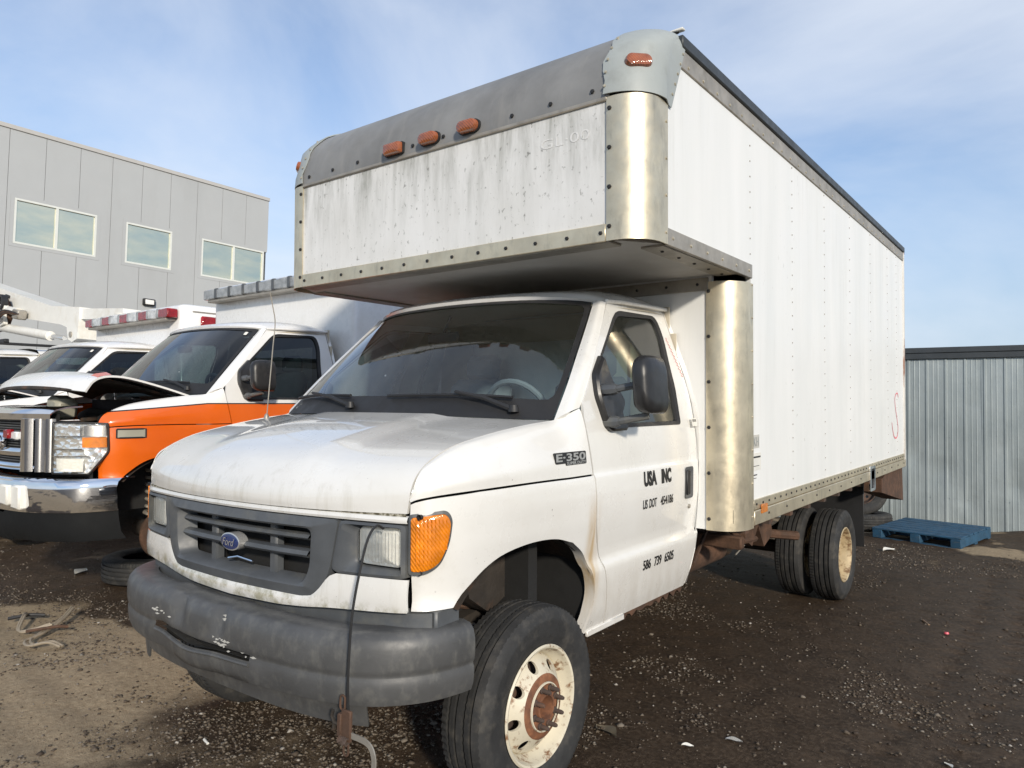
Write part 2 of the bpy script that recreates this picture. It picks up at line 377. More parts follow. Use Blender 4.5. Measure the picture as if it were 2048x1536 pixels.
MT['dark_glass'] = glass('dark_ambulance_glass', (.22, .28, .28), 1.6, 1.55, 0)
MT['lens'] = glass('clear_lens', (.97, .97, .96), .8, 1.45, .03, ((.60, .58, .48), .06, 12))
def bwin():
    m, t, p = newmat('reflective_window_pane'); t.links.new(mixc(t, ramp(t, noise(t, vec(t, (1, .5, 1.6)), 1.3, 5, .6), .35, .65), (.78, .73, .55), (.55, .60, .52)), p.inputs['Base Color']); p.inputs['Metallic'].default_value = .85; p.inputs['Roughness'].default_value = .06  # mottled beige and green tint paints cloud reflections into the pane colour
    bump(t, p, noise(t, vec(t), .8, 3), .12, .06); return m
MT['bwin'] = bwin()
def lensmat(name, col, em=0):
    m, t, p = newmat(name); v = vec(t)
    w = N(t, 'ShaderNodeTexWave', i_Scale=38.0, i_Distortion=.3); w.bands_direction = 'DIAGONAL'; t.links.new(v, w.inputs['Vector'])
    c = mixc(t, ramp(t, noise(t, v, 14, 4), .35, .7), tuple(x*.55 for x in col), col); t.links.new(c, p.inputs['Base Color'])
    p.inputs['Roughness'].default_value = .12; p.inputs['Coat Weight'].default_value = .8; p.inputs['Subsurface Weight'].default_value = .0
    bump(t, p, w.outputs['Fac'], .5, .003); return m
MT['amber'] = lensmat('amber_lens', (.95, .28, .01)); MT['amber_old'] = lensmat('aged_amber_lens', (.36, .10, .03))
MT['red_lens'] = lensmat('red_lens', (.33, .004, .008)); MT['clear_fluted'] = lensmat('clear_fluted_lens', (.72, .73, .72)); MT['grey_lens'] = lensmat('grey_lens', (.36, .37, .37))
def frontpanel():
    """white box front with algae and dirt streaks running down from the top trim"""
    m, t, p = newmat('stained_white_front'); v = vec(t)
    base = mixc(t, ramp(t, noise(t, v, 1.5), .3, .7), (.66, .66, .64), (.75, .755, .75))
    st = noise(t, vec(t, (5, 5, .8)), 1.5, 8, .7, .3); st2 = noise(t, vec(t, (22, 22, 2.6)), 1.0, 8, .75, .4)
    sx = N(t, 'ShaderNodeSeparateXYZ'); t.links.new(v, sx.inputs[0])
    h = N(t, 'ShaderNodeMapRange'); t.links.new(sx.outputs[2], h.inputs[0]); h.inputs[1].default_value = 2.38; h.inputs[2].default_value = 2.80; h.inputs[3].default_value = .16; h.inputs[4].default_value = 1.0
    f = mathn(t, 'MULTIPLY', mathn(t, 'MULTIPLY', ramp(t, st, .42, .72), ramp(t, st2, .25, .58)), h.outputs[0])
    c = mixc(t, f, base, (.085, .09, .05))
    sp = ramp(t, noise(t, vec(t, (1, 1, .7)), 42, 4, .6), .60, .68); big = ramp(t, noise(t, v, 2.2, 3), .36, .58)
    c = mixc(t, mathn(t, 'MULTIPLY', mathn(t, 'MULTIPLY', sp, big), .75), c, (.12, .12, .10))
    t.links.new(c, p.inputs['Base Color']); p.inputs['Roughness'].default_value = .5
    bump(t, p, noise(t, v, 30, 5), .08, .004); return m
MT['front_panel'] = frontpanel()
def facet(name, col, metal, rough, scale, stren):
    m, t, p = newmat(name); v = vec(t); p.inputs['Base Color'].default_value = col+(1,); p.inputs['Metallic'].default_value = metal; p.inputs['Roughness'].default_value = rough; p.inputs['Coat Weight'].default_value = .8; p.inputs['Coat Roughness'].default_value = .02
    n = N(t, 'ShaderNodeTexVoronoi', i_Scale=scale); t.links.new(v, n.inputs['Vector']); bump(t, p, n.outputs['Distance'], stren, .01); return m
MT['facet'] = facet('faceted_silver_reflector', (.92, .92, .91), .75, .16, 26., .8)
MT['headlens'] = facet('sealed_beam_glass', (.90, .90, .86), .18, .22, 45., .35)
# ------------------------------------------------------------------ shared van cab body (used by three vehicles)
XS = np.array([(.50, .945), (.53, .957), (.60, .975), (.70, .987), (.77, .992), (.795, .990), (.815, .979), (.84, .975), (.90, .984), (1.0, .998), (1.10, 1.002), (1.17, 1.0),
               (1.188, .997), (1.197, .990), (1.25, .991), (1.32, .988), (1.40, .979), (1.50, .963), (1.60, .938), (1.80, .874), (2.0, .806), (2.05, .79)])
def xs(z): return float(np.interp(z, XS[:, 0], XS[:, 1]))
PL = crv([(1.0, 1.2), (1.0, .6), (1.0, .1), (1.0, -.3), (1.0, -.55), (.990, -.72), (.968, -.84), (.925, -.925), (.865, -.972), (.76, -.998), (.6, -1.022), (.4, -1.047), (.2, -1.062), (0, -1.067)], 14)
_d = np.diff(PL, axis=0); PS = np.r_[0, np.cumsum(np.linalg.norm(_d, axis=1))]
_t = np.gradient(PL, axis=0); _t /= np.linalg.norm(_t, axis=1, keepdims=True); PN = np.stack([-_t[:, 1], _t[:, 0]], 1)
def s_y(y): return float(np.interp(-y, -PL[:, 1], PS))
def s_x(x): 
    k = PL[:, 1] < -.5
    return float(np.interp(-x, -PL[k, 0], PS[k]))
def body(s, z, off=0., sx=1):
    px, py = np.interp(s, PS, PL[:, 0]), np.interp(s, PS, PL[:, 1]); nx, ny = np.interp(s, PS, PN[:, 0]), np.interp(s, PS, PN[:, 1])
    w = xs(z)-1.0+off
    return (sx*(px+nx*w), py+ny*w, z)
def side(y, z, off=0., sx=1): return (sx*(xs(z)+off), y, z)
def yfront(x): 
    k = PL[:, 1] < -.5
    return float(np.interp(-abs(x), -PL[k, 0], PL[k, 1]))
def shear(x, y, z): return (x, y, z+.016*x*min(1, max(0, (-.2-y)/.8)))
SEAM = [(.866, -.975, 1.12), (.872, -.972, 1.165), (.875, -.965, 1.205), (.876, -.935, 1.252), (.877, -.87, 1.298), (.880, -.75, 1.342), (.885, -.53, 1.384), (.892, -.33, 1.411), (.903, -.195, 1.425)]
CEN = [(-1.078, 1.112), (-1.082, 1.14), (-1.072, 1.185), (-1.035, 1.236), (-.965, 1.286), (-.84, 1.335), (-.63, 1.388), (-.46, 1.420), (-.375, 1.436)]
WS = [[(0, -.36, 1.437), (.45, -.335, 1.434), (.75, -.265, 1.428), (.903, -.19, 1.424)],
      [(0, -.085, 1.745), (.42, -.06, 1.742), (.695, .01, 1.73), (.836, .085, 1.712)],
      [(0, .215, 2.022), (.38, .24, 2.017), (.61, .30, 2.003), (.748, .375, 1.988)]]
def ws_pt(u, v, off=0.):
    """u -1..1 across, v 0..1 up"""
    a = abs(u)*3; i = min(2, int(a)); f = a-i
    rows = []
    for r in WS:
        P = [np.array(p) for p in r]; P = [P[1]*(-1, 1, 1)]+P+[2*P[3]-P[2]]
        p0, p1, p2, p3 = P[i], P[i+1], P[i+2], P[i+3]
        rows.append(.5*(2*p1+(p2-p0)*f+(2*p0-5*p1+4*p2-p3)*f*f+(3*p1-p0-3*p2+p3)*f**3))
    q = rows[0]*(1-v)*(1-2*v)+rows[1]*4*v*(1-v)+rows[2]*v*(2*v-1)
    q = np.array((math.copysign(1, u)*q[0], q[1], q[2]))
    n = np.array((.25*u, -.68, .68)); return q+n*off/np.linalg.norm(n)
WIN = rpoly([(.10, 1.387), (.045, 1.52), (.060, 1.60), (.465, 1.955), (.905, 1.966), (.925, 1.86), (.888, 1.66), (.872, 1.387)], [.05, .06, .06, .06, .08, .1, .1, .02], 5)
YF = [(.53, .13), (.70, .11), (.80, .078), (.9, .03), (1.0, .005), (1.19, -.01), (1.3, -.035), (1.40, -.056), (1.486, -.066)]
YR = [(.53, .955), (.62, 1.0), (.72, 1.036), (.8, 1.05), (1.0, 1.056), (1.2, 1.056), (1.4, 1.048), (1.6, 1.04), (1.82, 1.03), (2.01, 1.02)]
def yf(z): return float(np.interp(z, [a for a, b in YF], [b for a, b in YF]))
def yr(z): return float(np.interp(z, [a for a, b in YR], [b for a, b in YR]))

def hood_grid(new=False):
    rows = []
    for (xsm, ysm, zsm), (yc, zc) in zip(SEAM, CEN):
        row = []
        for f in np.linspace(-1, 1, 25):
            a = abs(f); g = 1-a**2.6
            y = ysm+(yc-ysm)*(1-a**2.2); z = zsm+(zc-zsm)*g
            if zsm > 1.2: z += .012*max(0, 1-max(0, (a-.44)/.07))*min(1, (zsm-1.2)/.1)
            row.append((f*(xsm-.004), y, z))
        rows.append(row)
    return np.stack([crv(np.array(rows)[:, j], 5) for j in range(25)], 1)
def fender(par, sx, mat, arch=True):
    s0 = s_x(.872)
    outer = [(s0, 1.150), (s_y(-.955), 1.160), (s_y(-.90), 1.172), (s_y(-.75), 1.183), (s_y(-.5), 1.189), (s_y(-.25), 1.191), (s_y(-.018), 1.191)] + [(s_y(yf(z)-.008), z) for z in (1.1, 1.0, .9, .8, .7, .6, .525)]
    inner = [(s0, .800), (s_y(-.93), .800), (s_y(-.85), .803), (s_y(-.785), .862), (s_y(-.705), .920), (s_y(-.61), .955), (s_y(-.46), .972), (s_y(-.30), .965), (s_y(-.17), .933), (s_y(-.075), .868), (s_y(-.018), .775), (s_y(.005), .685), (s_y(-.015), .595), (s_y(-.04), .525)]
    n = 60
    def pr(P, ks):   # piecewise resample so the corners stay put
        o = []
        for (a, b), m in ks: 
            q = resamp(crv(P[a:b+1], 6), m+1); o += list(q[:-1])
        o.append(np.array(P[ks[-1][0][1]])); return np.array(o)
    O = pr(outer, [((0, 3), 14), ((3, 6), 20), ((6, 13), 26)]); I = pr(inner, [((0, 2), 10), ((2, 8), 26), ((8, 13), 24)])
    G = []
    for t in np.linspace(0, 1, 13):
        G.append([body(*(O[k]*(1-t)+I[k]*t), 0, sx) for k in range(len(O))])
    mb = MB().panel(np.array(G), .012, flip=(sx > 0))
    # rolled arch lip
    L0 = [body(I[k][0], I[k][1], 0, sx) for k in range(10, len(I))]; L1 = [body(I[k][0], I[k][1], -.05, sx) for k in range(10, len(I))]
    mb.grid([L0, L1])
    # upper part, belt to hood seam and pillar foot
    belt = [(s0, 1.158), (s_y(-.955), 1.168), (s_y(-.90), 1.180), (s_y(-.75), 1.190), (s_y(-.5), 1.196), (s_y(-.3), 1.198), (s_y(-.16), 1.198), (s_y(-.02), 1.198)]
    top = [(.874, -.968, 1.185), (.8765, -.945, 1.243), (.878, -.90, 1.282), (.881, -.76, 1.340), (.886, -.53, 1.385), (.893, -.33, 1.413), (.906, -.19, 1.428), (.955, -.078, 1.475)]
    B = np.array([body(s, z) for s, z in belt]); T = np.array(top); T[:, 0] += .004
    mid1 = B*.68+T*.32; mid1[:, 0] = B[:, 0]-.004+np.array([0, .006, .006, .004, 0, 0, 0, 0]); 
    mid2 = B*.30+T*.70; mid2[:, 0] = B[:, 0]*.62+T[:, 0]*.38
    mid3 = B*.10+T*.90; mid3[:, 0] = B[:, 0]*.26+T[:, 0]*.74; mid3[:, 2] += .006
    G2 = surf([B, mid1, mid2, mid3, T], 4, 5); G2[:, :, 0] *= sx
    mb.panel(G2, .004, flip=(sx < 0))
    return mb.map(shear).build('fender', mat, par, recalc=False)
def door(par, sx, mat, glassmat, handle=True):
    zs = [.532, .56, .60, .66, .72, .77, .79, .80, .81, .82, .84, .88, .95, 1.02, 1.10, 1.16, 1.180, 1.188, 1.194, 1.20, 1.22, 1.28, 1.33, 1.387]
    G = [[side(yf(z)+(yr(z)-yf(z))*t, z, 0, sx) for t in np.linspace(0, 1, 15)] for z in zs]
    mb = MB().panel(np.array(G), .014, flip=(sx < 0))
    o1 = resamp([(-.053, 1.387), (-.066, 1.486), (.15, 1.72), (.405, 1.985)], 14); o2 = resamp([(.405, 1.985), (.65, 1.995), (1.02, 2.008)], 12); o3 = resamp([(1.02, 2.008), (1.04, 1.6), (1.048, 1.387)], 14)
    k = 6
    i1 = resamp(np.vstack([[(.10, 1.387)], WIN[k-3:3*k+3]]), 14); i2 = resamp(WIN[3*k+3:4*k+3], 12); i3 = resamp(np.vstack([WIN[4*k+3:7*k+2], [(.872, 1.387)]]), 14)
    O = np.vstack([o1, o2[1:], o3[1:]]); I = np.vstack([i1, i2[1:], i3[1:]])
    G = [[side(*(O[j]*(1-t)+I[j]*t), 0, sx) for j in range(len(O))] for t in (0, .25, .5, .75, 1)]
    mb.panel(np.array(G), .014, flip=(sx > 0))
    d = mb.build('door', mat, par, recalc=False)
    # seal and pane
    L = [side(p[0], p[1], .003, sx) for p in WIN]; c = WIN.mean(0)
    L2 = [side(*(c+(p-c)*(1-.026/np.linalg.norm(p-c))), -.004, sx) for p in WIN]; L3 = [side(*(c+(p-c)*(1-.03/np.linalg.norm(p-c))), -.022, sx) for p in WIN]
    mb = MB(); mb.ring(L, L2); mb.ring(L2, L3); mb.build('window_seal', MT['black'], d)
    g = MB(); rows = []
    ws_ = np.array([c+(p-c)*(1-.015/np.linalg.norm(p-c)) for p in WIN])
    for t in np.linspace(1, 0.02, 6): rows.append([side(*(c+(p-c)*t), -.016, sx) for p in ws_])
    g.grid(rows, wrap=True); g.build('window_pane', glassmat, d)
    if handle:
        h = MB(); P = rrect(.880, .978, 1.0, 1.165, .016)
        A = [side(p[0], p[1], .006, sx) for p in P]; q = np.array(P); cc = q.mean(0); B = [side(*(cc+(p-cc)*.8), .005, sx) for p in q]; D = [side(*(cc+(p-cc)*.74), .0032, sx) for p in q]
        h.ring(A, B); h.ring(B, D); h.fan(D); ho = h.build('handle_cup', MT['plastic'], d)
        h = MB().box(sx*1.002, sx*1.012, .893, .932, 1.02, 1.148, .006); h.build('handle', MT['black'], d)
        k = MB().lathe([(.0, .008), (.010, .008), (.012, .004), (.012, -.004)], 14, 'X', (sx*(xs(.955)), .948, .955)); k.build('keyhole', MT['alu_dull'], d)
    return d
def cab_shell(par, mat, glassmat, sideglass, hood=True, roofmat=None):
    P = {}
    if hood:
        G = hood_grid(); P['hood'] = MB().panel(G, .014).map(shear).build('hood', mat, par, recalc=False)
    for sx in (1, -1):
        fender(par, sx, mat); P[sx] = door(par, sx, mat, sideglass)
        # pillar
        a = [(.907, -.19, 1.426), (.880, -.05, 1.575), (.840, .09, 1.714), (.798, .235, 1.855), (.752, .378, 1.992)]
        b = [(.958, -.074, 1.478), (.930, .055, 1.612), (.893, .165, 1.735), (.851, .285, 1.858), (.808, .400, 1.986)]
        mid = [((p[0]+q[0])/2+.012, (p[1]+q[1])/2-.012, (p[2]+q[2])/2+.006) for p, q in zip(a, b)]
        G = surf([a, mid, b], 4, 4); G[:, :, 0] *= sx
        MB().panel(G, .02, flip=(sx > 0)).build('windscreen_pillar', mat, par, recalc=False)
        # rear corner post flaring out to the box
        zz = [.54, .62, .72, .80, .82, 1.0, 1.19, 1.2, 1.3, 1.4, 1.5, 1.63, 1.75, 1.85, 1.95, 2.02]
        xe = np.interp(zz, [.5, .8, 1.0, 1.24, 1.375, 1.5, 1.627, 1.85, 2.03], [.94, .985, 1.0, 1.008, 1.008, .985, .950, .872, .795])
        G = [[(sx*xs(z), yr(z)+.007, z), (sx*(xs(z)*.5+x*.5), (yr(z)+1.053)/2+.004, z), (sx*x, 1.056 if z > .78 else yr(z)+.03, z)] for z, x in zip(zz, xe)]
        MB().panel(np.array(G), .012, flip=(sx < 0)).build('rear_corner_post', mat, par, recalc=False)
    rf = [[(0, .195, 2.032), (.4, .222, 2.027), (.64, .298, 2.012), (.755, .376, 2.000), (.806, .405, 1.994)],
          [(0, .30, 2.066), (.4, .315, 2.06), (.65, .37, 2.045), (.765, .43, 2.022), (.815, .45, 2.000)],
          [(0, .55, 2.098), (.4, .55, 2.092), (.66, .57, 2.075), (.77, .60, 2.045), (.820, .61, 2.004)],
          [(0, .85, 2.102), (.4, .85, 2.097), (.66, .85, 2.08), (.77, .85, 2.052), (.820, .85, 2.012)],
          [(0, 1.05, 2.075), (.4, 1.05, 2.07), (.66, 1.04, 2.055), (.765, 1.03, 2.035), (.812, 1.025, 2.014)]]
    full = [[(-p[0], p[1], p[2]) for p in r[:0:-1]]+r for r in rf]
    MB().panel(surf(full, 5, 4), .02, flip=False).build('roof', roofmat or mat, par, recalc=False)
    for sx in (1, -1):
        MB().tube([(sx*.812, .40, 1.992), (sx*.824, .50, 1.999), (sx*.829, .66, 2.004), (sx*.828, .88, 2.011), (sx*.822, 1.03, 2.013)], .011, 8).build('roof_gutter', mat, par)
    g = MB().grid([[ws_pt(u, v) for u in np.linspace(-1, 1, 33)] for v in np.linspace(0, 1, 13)])
    P['ws'] = g.build('windscreen', glassmat, par)
    A = np.array(rrect(-1, 1, 0, 1, .04, 6)); 
    def rr(x0, x1, y0, y1, r1, r2): return rpoly([(x1, y1), (x0, y1), (x0, y0), (x1, y0)], [r2, r2, r1, r1], 6)
    def dense(L): return resamp(np.vstack([L, L[:1]]), 121)[:-1]
    inn = rr(-.945, .945, .135, .95, .09, .06); out_ = rr(-1.0, 1.0, 0.0, 1.0, .02, .02)
    def al(L): # order by angle so the rings match
        L = resamp(np.vstack([L, L[:1]]), 721)[:-1]; c = np.array((0, .5)); q = (L-c)*np.array((1, 2)); a = np.arctan2(q[:, 1], q[:, 0]); t = np.linspace(-math.pi, math.pi, 120, endpoint=False)
        return np.array([L[np.argmin(np.abs(np.angle(np.exp(1j*(a-x)))))] for x in t])
    I2, O2 = al(inn), al(out_)
    MB().ring([ws_pt(*p, .004) for p in O2], [ws_pt(*p, .004) for p in I2]).build('windscreen_border', MT['black'], P['ws'])
    # inside of the cab
    f = MB().box(-.90, .90, .05, 1.03, .58, .62); f.box(-.86, .86, -.30, -.24, .62, 1.38); f.build('cab_floor', MT['dark'], par)
    d = [[(x, -.17, 1.40+.012*math.cos(x*2)), (x, 0.02, 1.455-.02*abs(x)), (x, .12, 1.42-.02*abs(x)), (x, .16, 1.30), (x, .12, 1.0)] for x in np.linspace(-.86, .86, 15)]
    MB().grid(surf(np.array(d), 1, 4)).build('dashboard', MT['trim'], par)
    for xx in (.42, -.42):
        st = link('seat', None, parent=par)
        MB().box(xx-.26, xx+.26, .36, .86, .92, 1.06, .05).build('seat_cushion', MT['seat'], st)
        MB().box(xx-.25, xx+.25, -.07, .07, -.33, .33, .06, Matrix.Rotation(R_(-12), 3, 'X')).map(lambda x, y, z: (x, y+.86, z+1.32)).build('seat_back', MT['seat'], st)
        MB().box(xx-.14, xx+.14, .90, .985, 1.63, 1.80, .04).build('headrest', MT['seat'], st)
    sw = MB(); a = [(.42+.19*math.cos(t), .19*math.sin(t)) for t in np.linspace(0, 2*math.pi, 28, endpoint=False)]
    sw.tube([(p[0], .22-p[1]*.42, 1.43+p[1]*.9) for p in a], .015, 8, closed=True); sw.box(.36, .48, .19, .25, 1.39, 1.47, .02)
    for q in (0, 2.6, 3.7): sw.tube([(.42, .22, 1.43), (.42+.18*math.cos(q), .22-.18*math.sin(q)*.42, 1.43+.18*math.sin(q)*.9)], .014, 6)
    sw.build('steering_wheel', MT['seat'], par)
    MB().grid(surf([[(x, y, z-.03) for x, y, z in r] for r in full], 2, 2)).build('headliner', MT['headliner'], par)
    bw = MB().box(-.93, .93, 1.035, 1.045, .62, 1.30); bw.box(-.84, .84, 1.035, 1.045, 1.88, 2.03); bw.box(-.88, -.60, 1.035, 1.045, 1.3, 1.88); bw.box(.60, .88, 1.035, 1.045, 1.3, 1.88)
    bw.build('cab_back_wall', MT['headliner'], par)
    m = MB().box(-.11, .11, .10, .13, 1.80, 1.86, .012); m.tube([(0, .12, 1.86), (0, .17, 1.95)], .008, 6); m.build('rear_view_mirror', MT['black'], par)
    # engine bay, wheel housings
    e = MB().box(-.60, .60, -.92, -.26, .55, 1.06); e.box(-.80, .80, -.93, -.90, .72, 1.06)
    for sx in (1, -1):
        e.box(sx*.60, sx*.93, .02, .10, .56, 1.12)
    e.build('inner_bay', MT['dark'], par)
    for sx in (1, -1):
        MB().lathe([(.575, sx*.950), (.60, sx*.80), (.60, sx*.60), (.30, sx*.595)], 26, 'X', (0, -.405, .40), a0=R_(12), a1=R_(136)).build('wheel_housing', MT['under'], par)
    return P
def wipers(par):
    for x0, x1 in ((.60, .02), (-.12, -.68)):
        w = MB(); u0, u1 = x0/.903, x1/.88
        piv = ws_pt(u0*1.0, .045, .02); mid = ws_pt((u0+u1)/2, .125, .045); 
        w.tube([piv, piv*.5+mid*.5+np.array((0, -.005, .012)), mid], [.013, .010, .007], 6)
        w.tube([ws_pt((u0*.55+u1*.45)+.34*t, .115+.012*math.cos(t*1.5), .022) for t in np.linspace(-1, .75, 9)], .008, 6)
        w.lathe([(.0, .03), (.018, .028), (.024, .0)], 10, 'Z', tuple(piv-np.array((0, 0, .01)))); w.build('wiper', MT['black'], par)
def mirror(par, sx=1):
    m = link('door_mirror', None, parent=par)
    P = rpoly([(.10, 1.375), (.045, 1.52), (.06, 1.62), (.17, 1.715), (.185, 1.60), (.23, 1.56), (.27, 1.50), (.215, 1.45), (.26, 1.375)], [.04, .03, .03, .01, .03, .03, .05, .04, .01], 4)
    A = [side(p[0], p[1], .0, sx) for p in P]; B = [side(p[0], p[1], .022, sx) for p in P]
    c = P.mean(0); D = [side(*(c+(p-c)*.93), .032, sx) for p in P]
    mb = MB(); mb.ring(A, B); mb.ring(B, D); mb.add(D, [tuple(range(len(D)))]); mb.build('mirror_base', MT['mirror'], m)
    for (y0, z0, z1) in ((.09, 1.555, 1.565), (.11, 1.415, 1.425)):
        a = MB(); a.tube([(sx*.965, y0, z0), (sx*1.03, y0-.005, z0+.002), (sx*1.05, y0-.005, z0+.004)], [.026, .026, .020], 8); a.tube([(sx*1.04, y0-.005, z0+.003), (sx*1.17, y0+.03, z1+.02)], .016, 8)
        a.build('mirror_arm', MT['plastic'], m)
    # head: rounded housing facing forward
    H = []
    def outline(f, r):
        o = rpoly([(1.140, 1.455), (1.128, 1.66), (1.142, 1.705), (1.195, 1.70), (1.215, 1.65), (1.225, 1.49), (1.21, 1.452)], r, 5); cc = o.mean(0); return cc+(o-cc)*f
    for y, f, r in ((.215, .94, .03), (.208, 1.0, .03), (.14, 1.0, .035), (.085, .97, .04), (.05, .85, .06), (.032, .60, .08), (.026, .25, .08)):
        H.append([(sx*p[0], y+.12*max(0, p[0]-1.13), p[1]) for p in outline(f, r)])
    hb = MB().grid(H, wrap=True); hb.fan(H[0]); hb.fan(H[-1]); hb.build('mirror_housing', MT['mirror'], m, sharp=50)
    g = MB(); g.fan([(sx*p[0], .218+.12*max(0, p[0]-1.13), p[1]) for p in outline(.88, .03)]); g.build('mirror_glass', MT['chrome'], m)
    return m
def text_mesh(txt, size=1.0, shear_=0.0, sub=False, xscale=1.0, bold=0.0):
    cu = bpy.data.curves.new('t', 'FONT'); cu.body = txt; cu.size = size; cu.shear = shear_; cu.offset = bold; cu.resolution_u = 3
    o = bpy.data.objects.new('t', cu); COL.objects.link(o); dg = bpy.context.evaluated_depsgraph_get()
    me = bpy.data.meshes.new_from_object(o.evaluated_get(dg)); COL.objects.unlink(o); bpy.data.objects.remove(o); bpy.data.curves.remove(cu)
    v = np.array([tuple(p.co) for p in me.vertices]); f = [tuple(p.vertices) for p in me.polygons]; bpy.data.meshes.remove(me)
    v[:, 0] -= v[:, 0].min(); v[:, 1] -= v[:, 1].min(); v[:, 0] *= xscale
    return v, f
def side_text(name, par, txt, y0, y1, z0, z1, mat, slope=0., off=.003, **kw):
    v, f = text_mesh(txt, 1.0, **kw); w, h = v[:, 0].max(), v[:, 1].max()
    V = [(side(y0+(y1-y0)*p[0]/w, z0+(z1-z0)*p[1]/h+slope*p[0]/w, off)) for p in v]
    return MB().add(V, f).build(name, mat, par, recalc=False)
# ------------------------------------------------------------------ wheels
def tyre_mb(R=.372, w=.205, groove=True, n=180):
    h = w/2; pr = [(.215, -h*.80), (.235, -h*.93), (.285, -h*1.06), (.325, -h*1.04), (R-.018, -h*.92), (R-.006, -h*.84)]
    gs = (-.56, -.20, .20, .56); tread = []
    for g in gs:
        c = g*h*.9
        tread += [(R-.002+.002*(1-abs(g)), c-.0065), (R-.016, c-.005), (R-.016, c+.005), (R-.002+.002*(1-abs(g)), c+.0065)]
    pr += tread+[(R-.006, h*.84), (R-.018, h*.92), (.325, h*1.04), (.318, h*1.055), (.312, h*1.045), (.285, h*1.06), (.235, h*.93), (.215, h*.80)]
    k0, k1 = 4, len(pr)-9
    def mod(i, k):
        if k in (5, k1-1+1-1) or k == 5+len(tread)+1: return -.006 if i % 2 else 0
        if k in (4, 5+len(tread)+2): return -.005 if i % 2 else 0
        if 6 <= k < 6+len(tread) and ((k-6)//4) % 2 == 0: return -.0035 if i % 2 else 0
        return 0
    return MB().lathe(pr, n, 'X', mod=mod)
def holed_disc(r1, r2, nh, rc, rh, hf, mb, n=16, a0=0.):
    """annulus r1..r2 with nh round holes (radius rh at rc); hf(r) = height along X"""
    def P(r, t): return (hf(r), r*math.cos(t), r*math.sin(t))
    for k in range(nh):
        tc, dt = a0+2*math.pi*k/nh, math.pi/nh
        out = []
        for t in np.linspace(-dt, dt, 9): out.append((r2, tc+t))
        for r in np.linspace(r2, r1, 6)[1:-1]: out.append((r, tc+dt))
        for t in np.linspace(dt, -dt, 9): out.append((r1, tc+t))
        for r in np.linspace(r1, r2, 6)[1:-1]: out.append((r, tc-dt))
        O = [np.array(P(*q)) for q in out]; I = []; I2 = []
        for r, t in out:
            x, y = r*math.cos(t-tc)-rc, r*math.sin(t-tc); l = math.hypot(x, y); x, y = rc+x/l*rh, y/l*rh
            r_, t_ = math.hypot(x, y), tc+math.atan2(y, x); q = P(r_, t_); I.append(np.array(q)); I2.append(np.array((q[0]-.012, q[1], q[2])))
        mid = [(a+b)/2 for a, b in zip(O, I)]; mid = [np.array((hf(math.hypot(p[1], p[2])), p[1], p[2])) for p in mid]
        mb.ring(O, mid); mb.ring(mid, I); mb.ring(I, I2)
def front_wheel(par, loc, sx=1):
    w = link('front_wheel', None, parent=par); w.location = loc
    if sx < 0: w.rotation_euler = (0, 0, math.pi)
    tyre_mb().build('tyre', MT['tyre'], w, sharp=30, recalc=True)
    r = MB().lathe([(.222, .088), (.226, .094), (.220, .100), (.212, .097), (.207, .085), (.203, .06), (.190, .045), (.186, .03), (.183, -.02), (.20, -.08), (.215, -.09)], 64, 'X')
    hf = lambda q: .050+.055*min(1, max(0, (.180-q)/.055))**.8 if q > .1 else .105
    r.lathe([(.186, .03), (.182, .046), (.176, .052)], 64, 'X')
    holed_disc(.120, .176, 8, .150, .0215, lambda q: .052+.048*max(0, min(1, (.176-q)/.056)), r, a0=.2)
    r.build('rim', MT['rim'], w, sharp=40)
    h = MB().lathe([(.120, .100), (.112, .106), (.092, .108)], 48, 'X'); h.build('rust_band', MT['rust_bright'], w)
    h = MB().lathe([(.0915, .108), (.0905, .114), (.0865, .115), (.0850, .110)], 48, 'X'); h.build('hub_ring', MT['rim'], w)
    h = MB().lathe([(.085, .106), (.054, .108), (.052, .118), (.043, .118), (.040, .100), (.036, .06), (.0, .058)], 40, 'X'); h.build('hub', MT['rust_bright'], w)
    for k in range(8):
        t = k*math.pi/4+.3; s = MB().lathe([(.0085, 0), (.0085, .038), (.006, .046), (0, .046)], 10, 'X', (.105, .070*math.cos(t), .070*math.sin(t))); s.lathe([(.013, 0), (.013, .008), (.008, .010)], 6, 'X', (.106, .070*math.cos(t), .070*math.sin(t)))
        s.build('wheel_stud', MT['rustbrown'], w)
    b = MB().lathe([(.17, .0), (.17, .02), (.0, .02)], 40, 'X'); b.build('brake_disc', MT['rustbrown'], w)
    return w
def dual_wheel(par, loc, sx=1, outer=True):
    w = link('rear_outer_wheel' if outer else 'rear_inner_wheel', None, parent=par); w.location = loc
    if sx < 0: w.rotation_euler = (0, 0, math.pi)
    tyre_mb(.372, .215).build('tyre', MT['tyre'], w, sharp=30)
    r = MB().lathe([(.222, .092), (.226, .099), (.219, .103), (.211, .099), (.205, .08), (.200, .06), (.196, .03), (.188, -.02), (.186, -.05)], 56, 'X'); r.build('rim', MT['rim_gold'], w)
    r = MB(); holed_disc(.115, .187, 8, .152, .021, lambda q: -.050-.035*min(1, (.187-q)/.05), r); r.lathe([(.115, -.085), (.06, -.085), (.058, -.02), (.05, -.01), (.0, -.01)], 40, 'X'); r.build('rim_disc', MT['rim'], w)
    return w
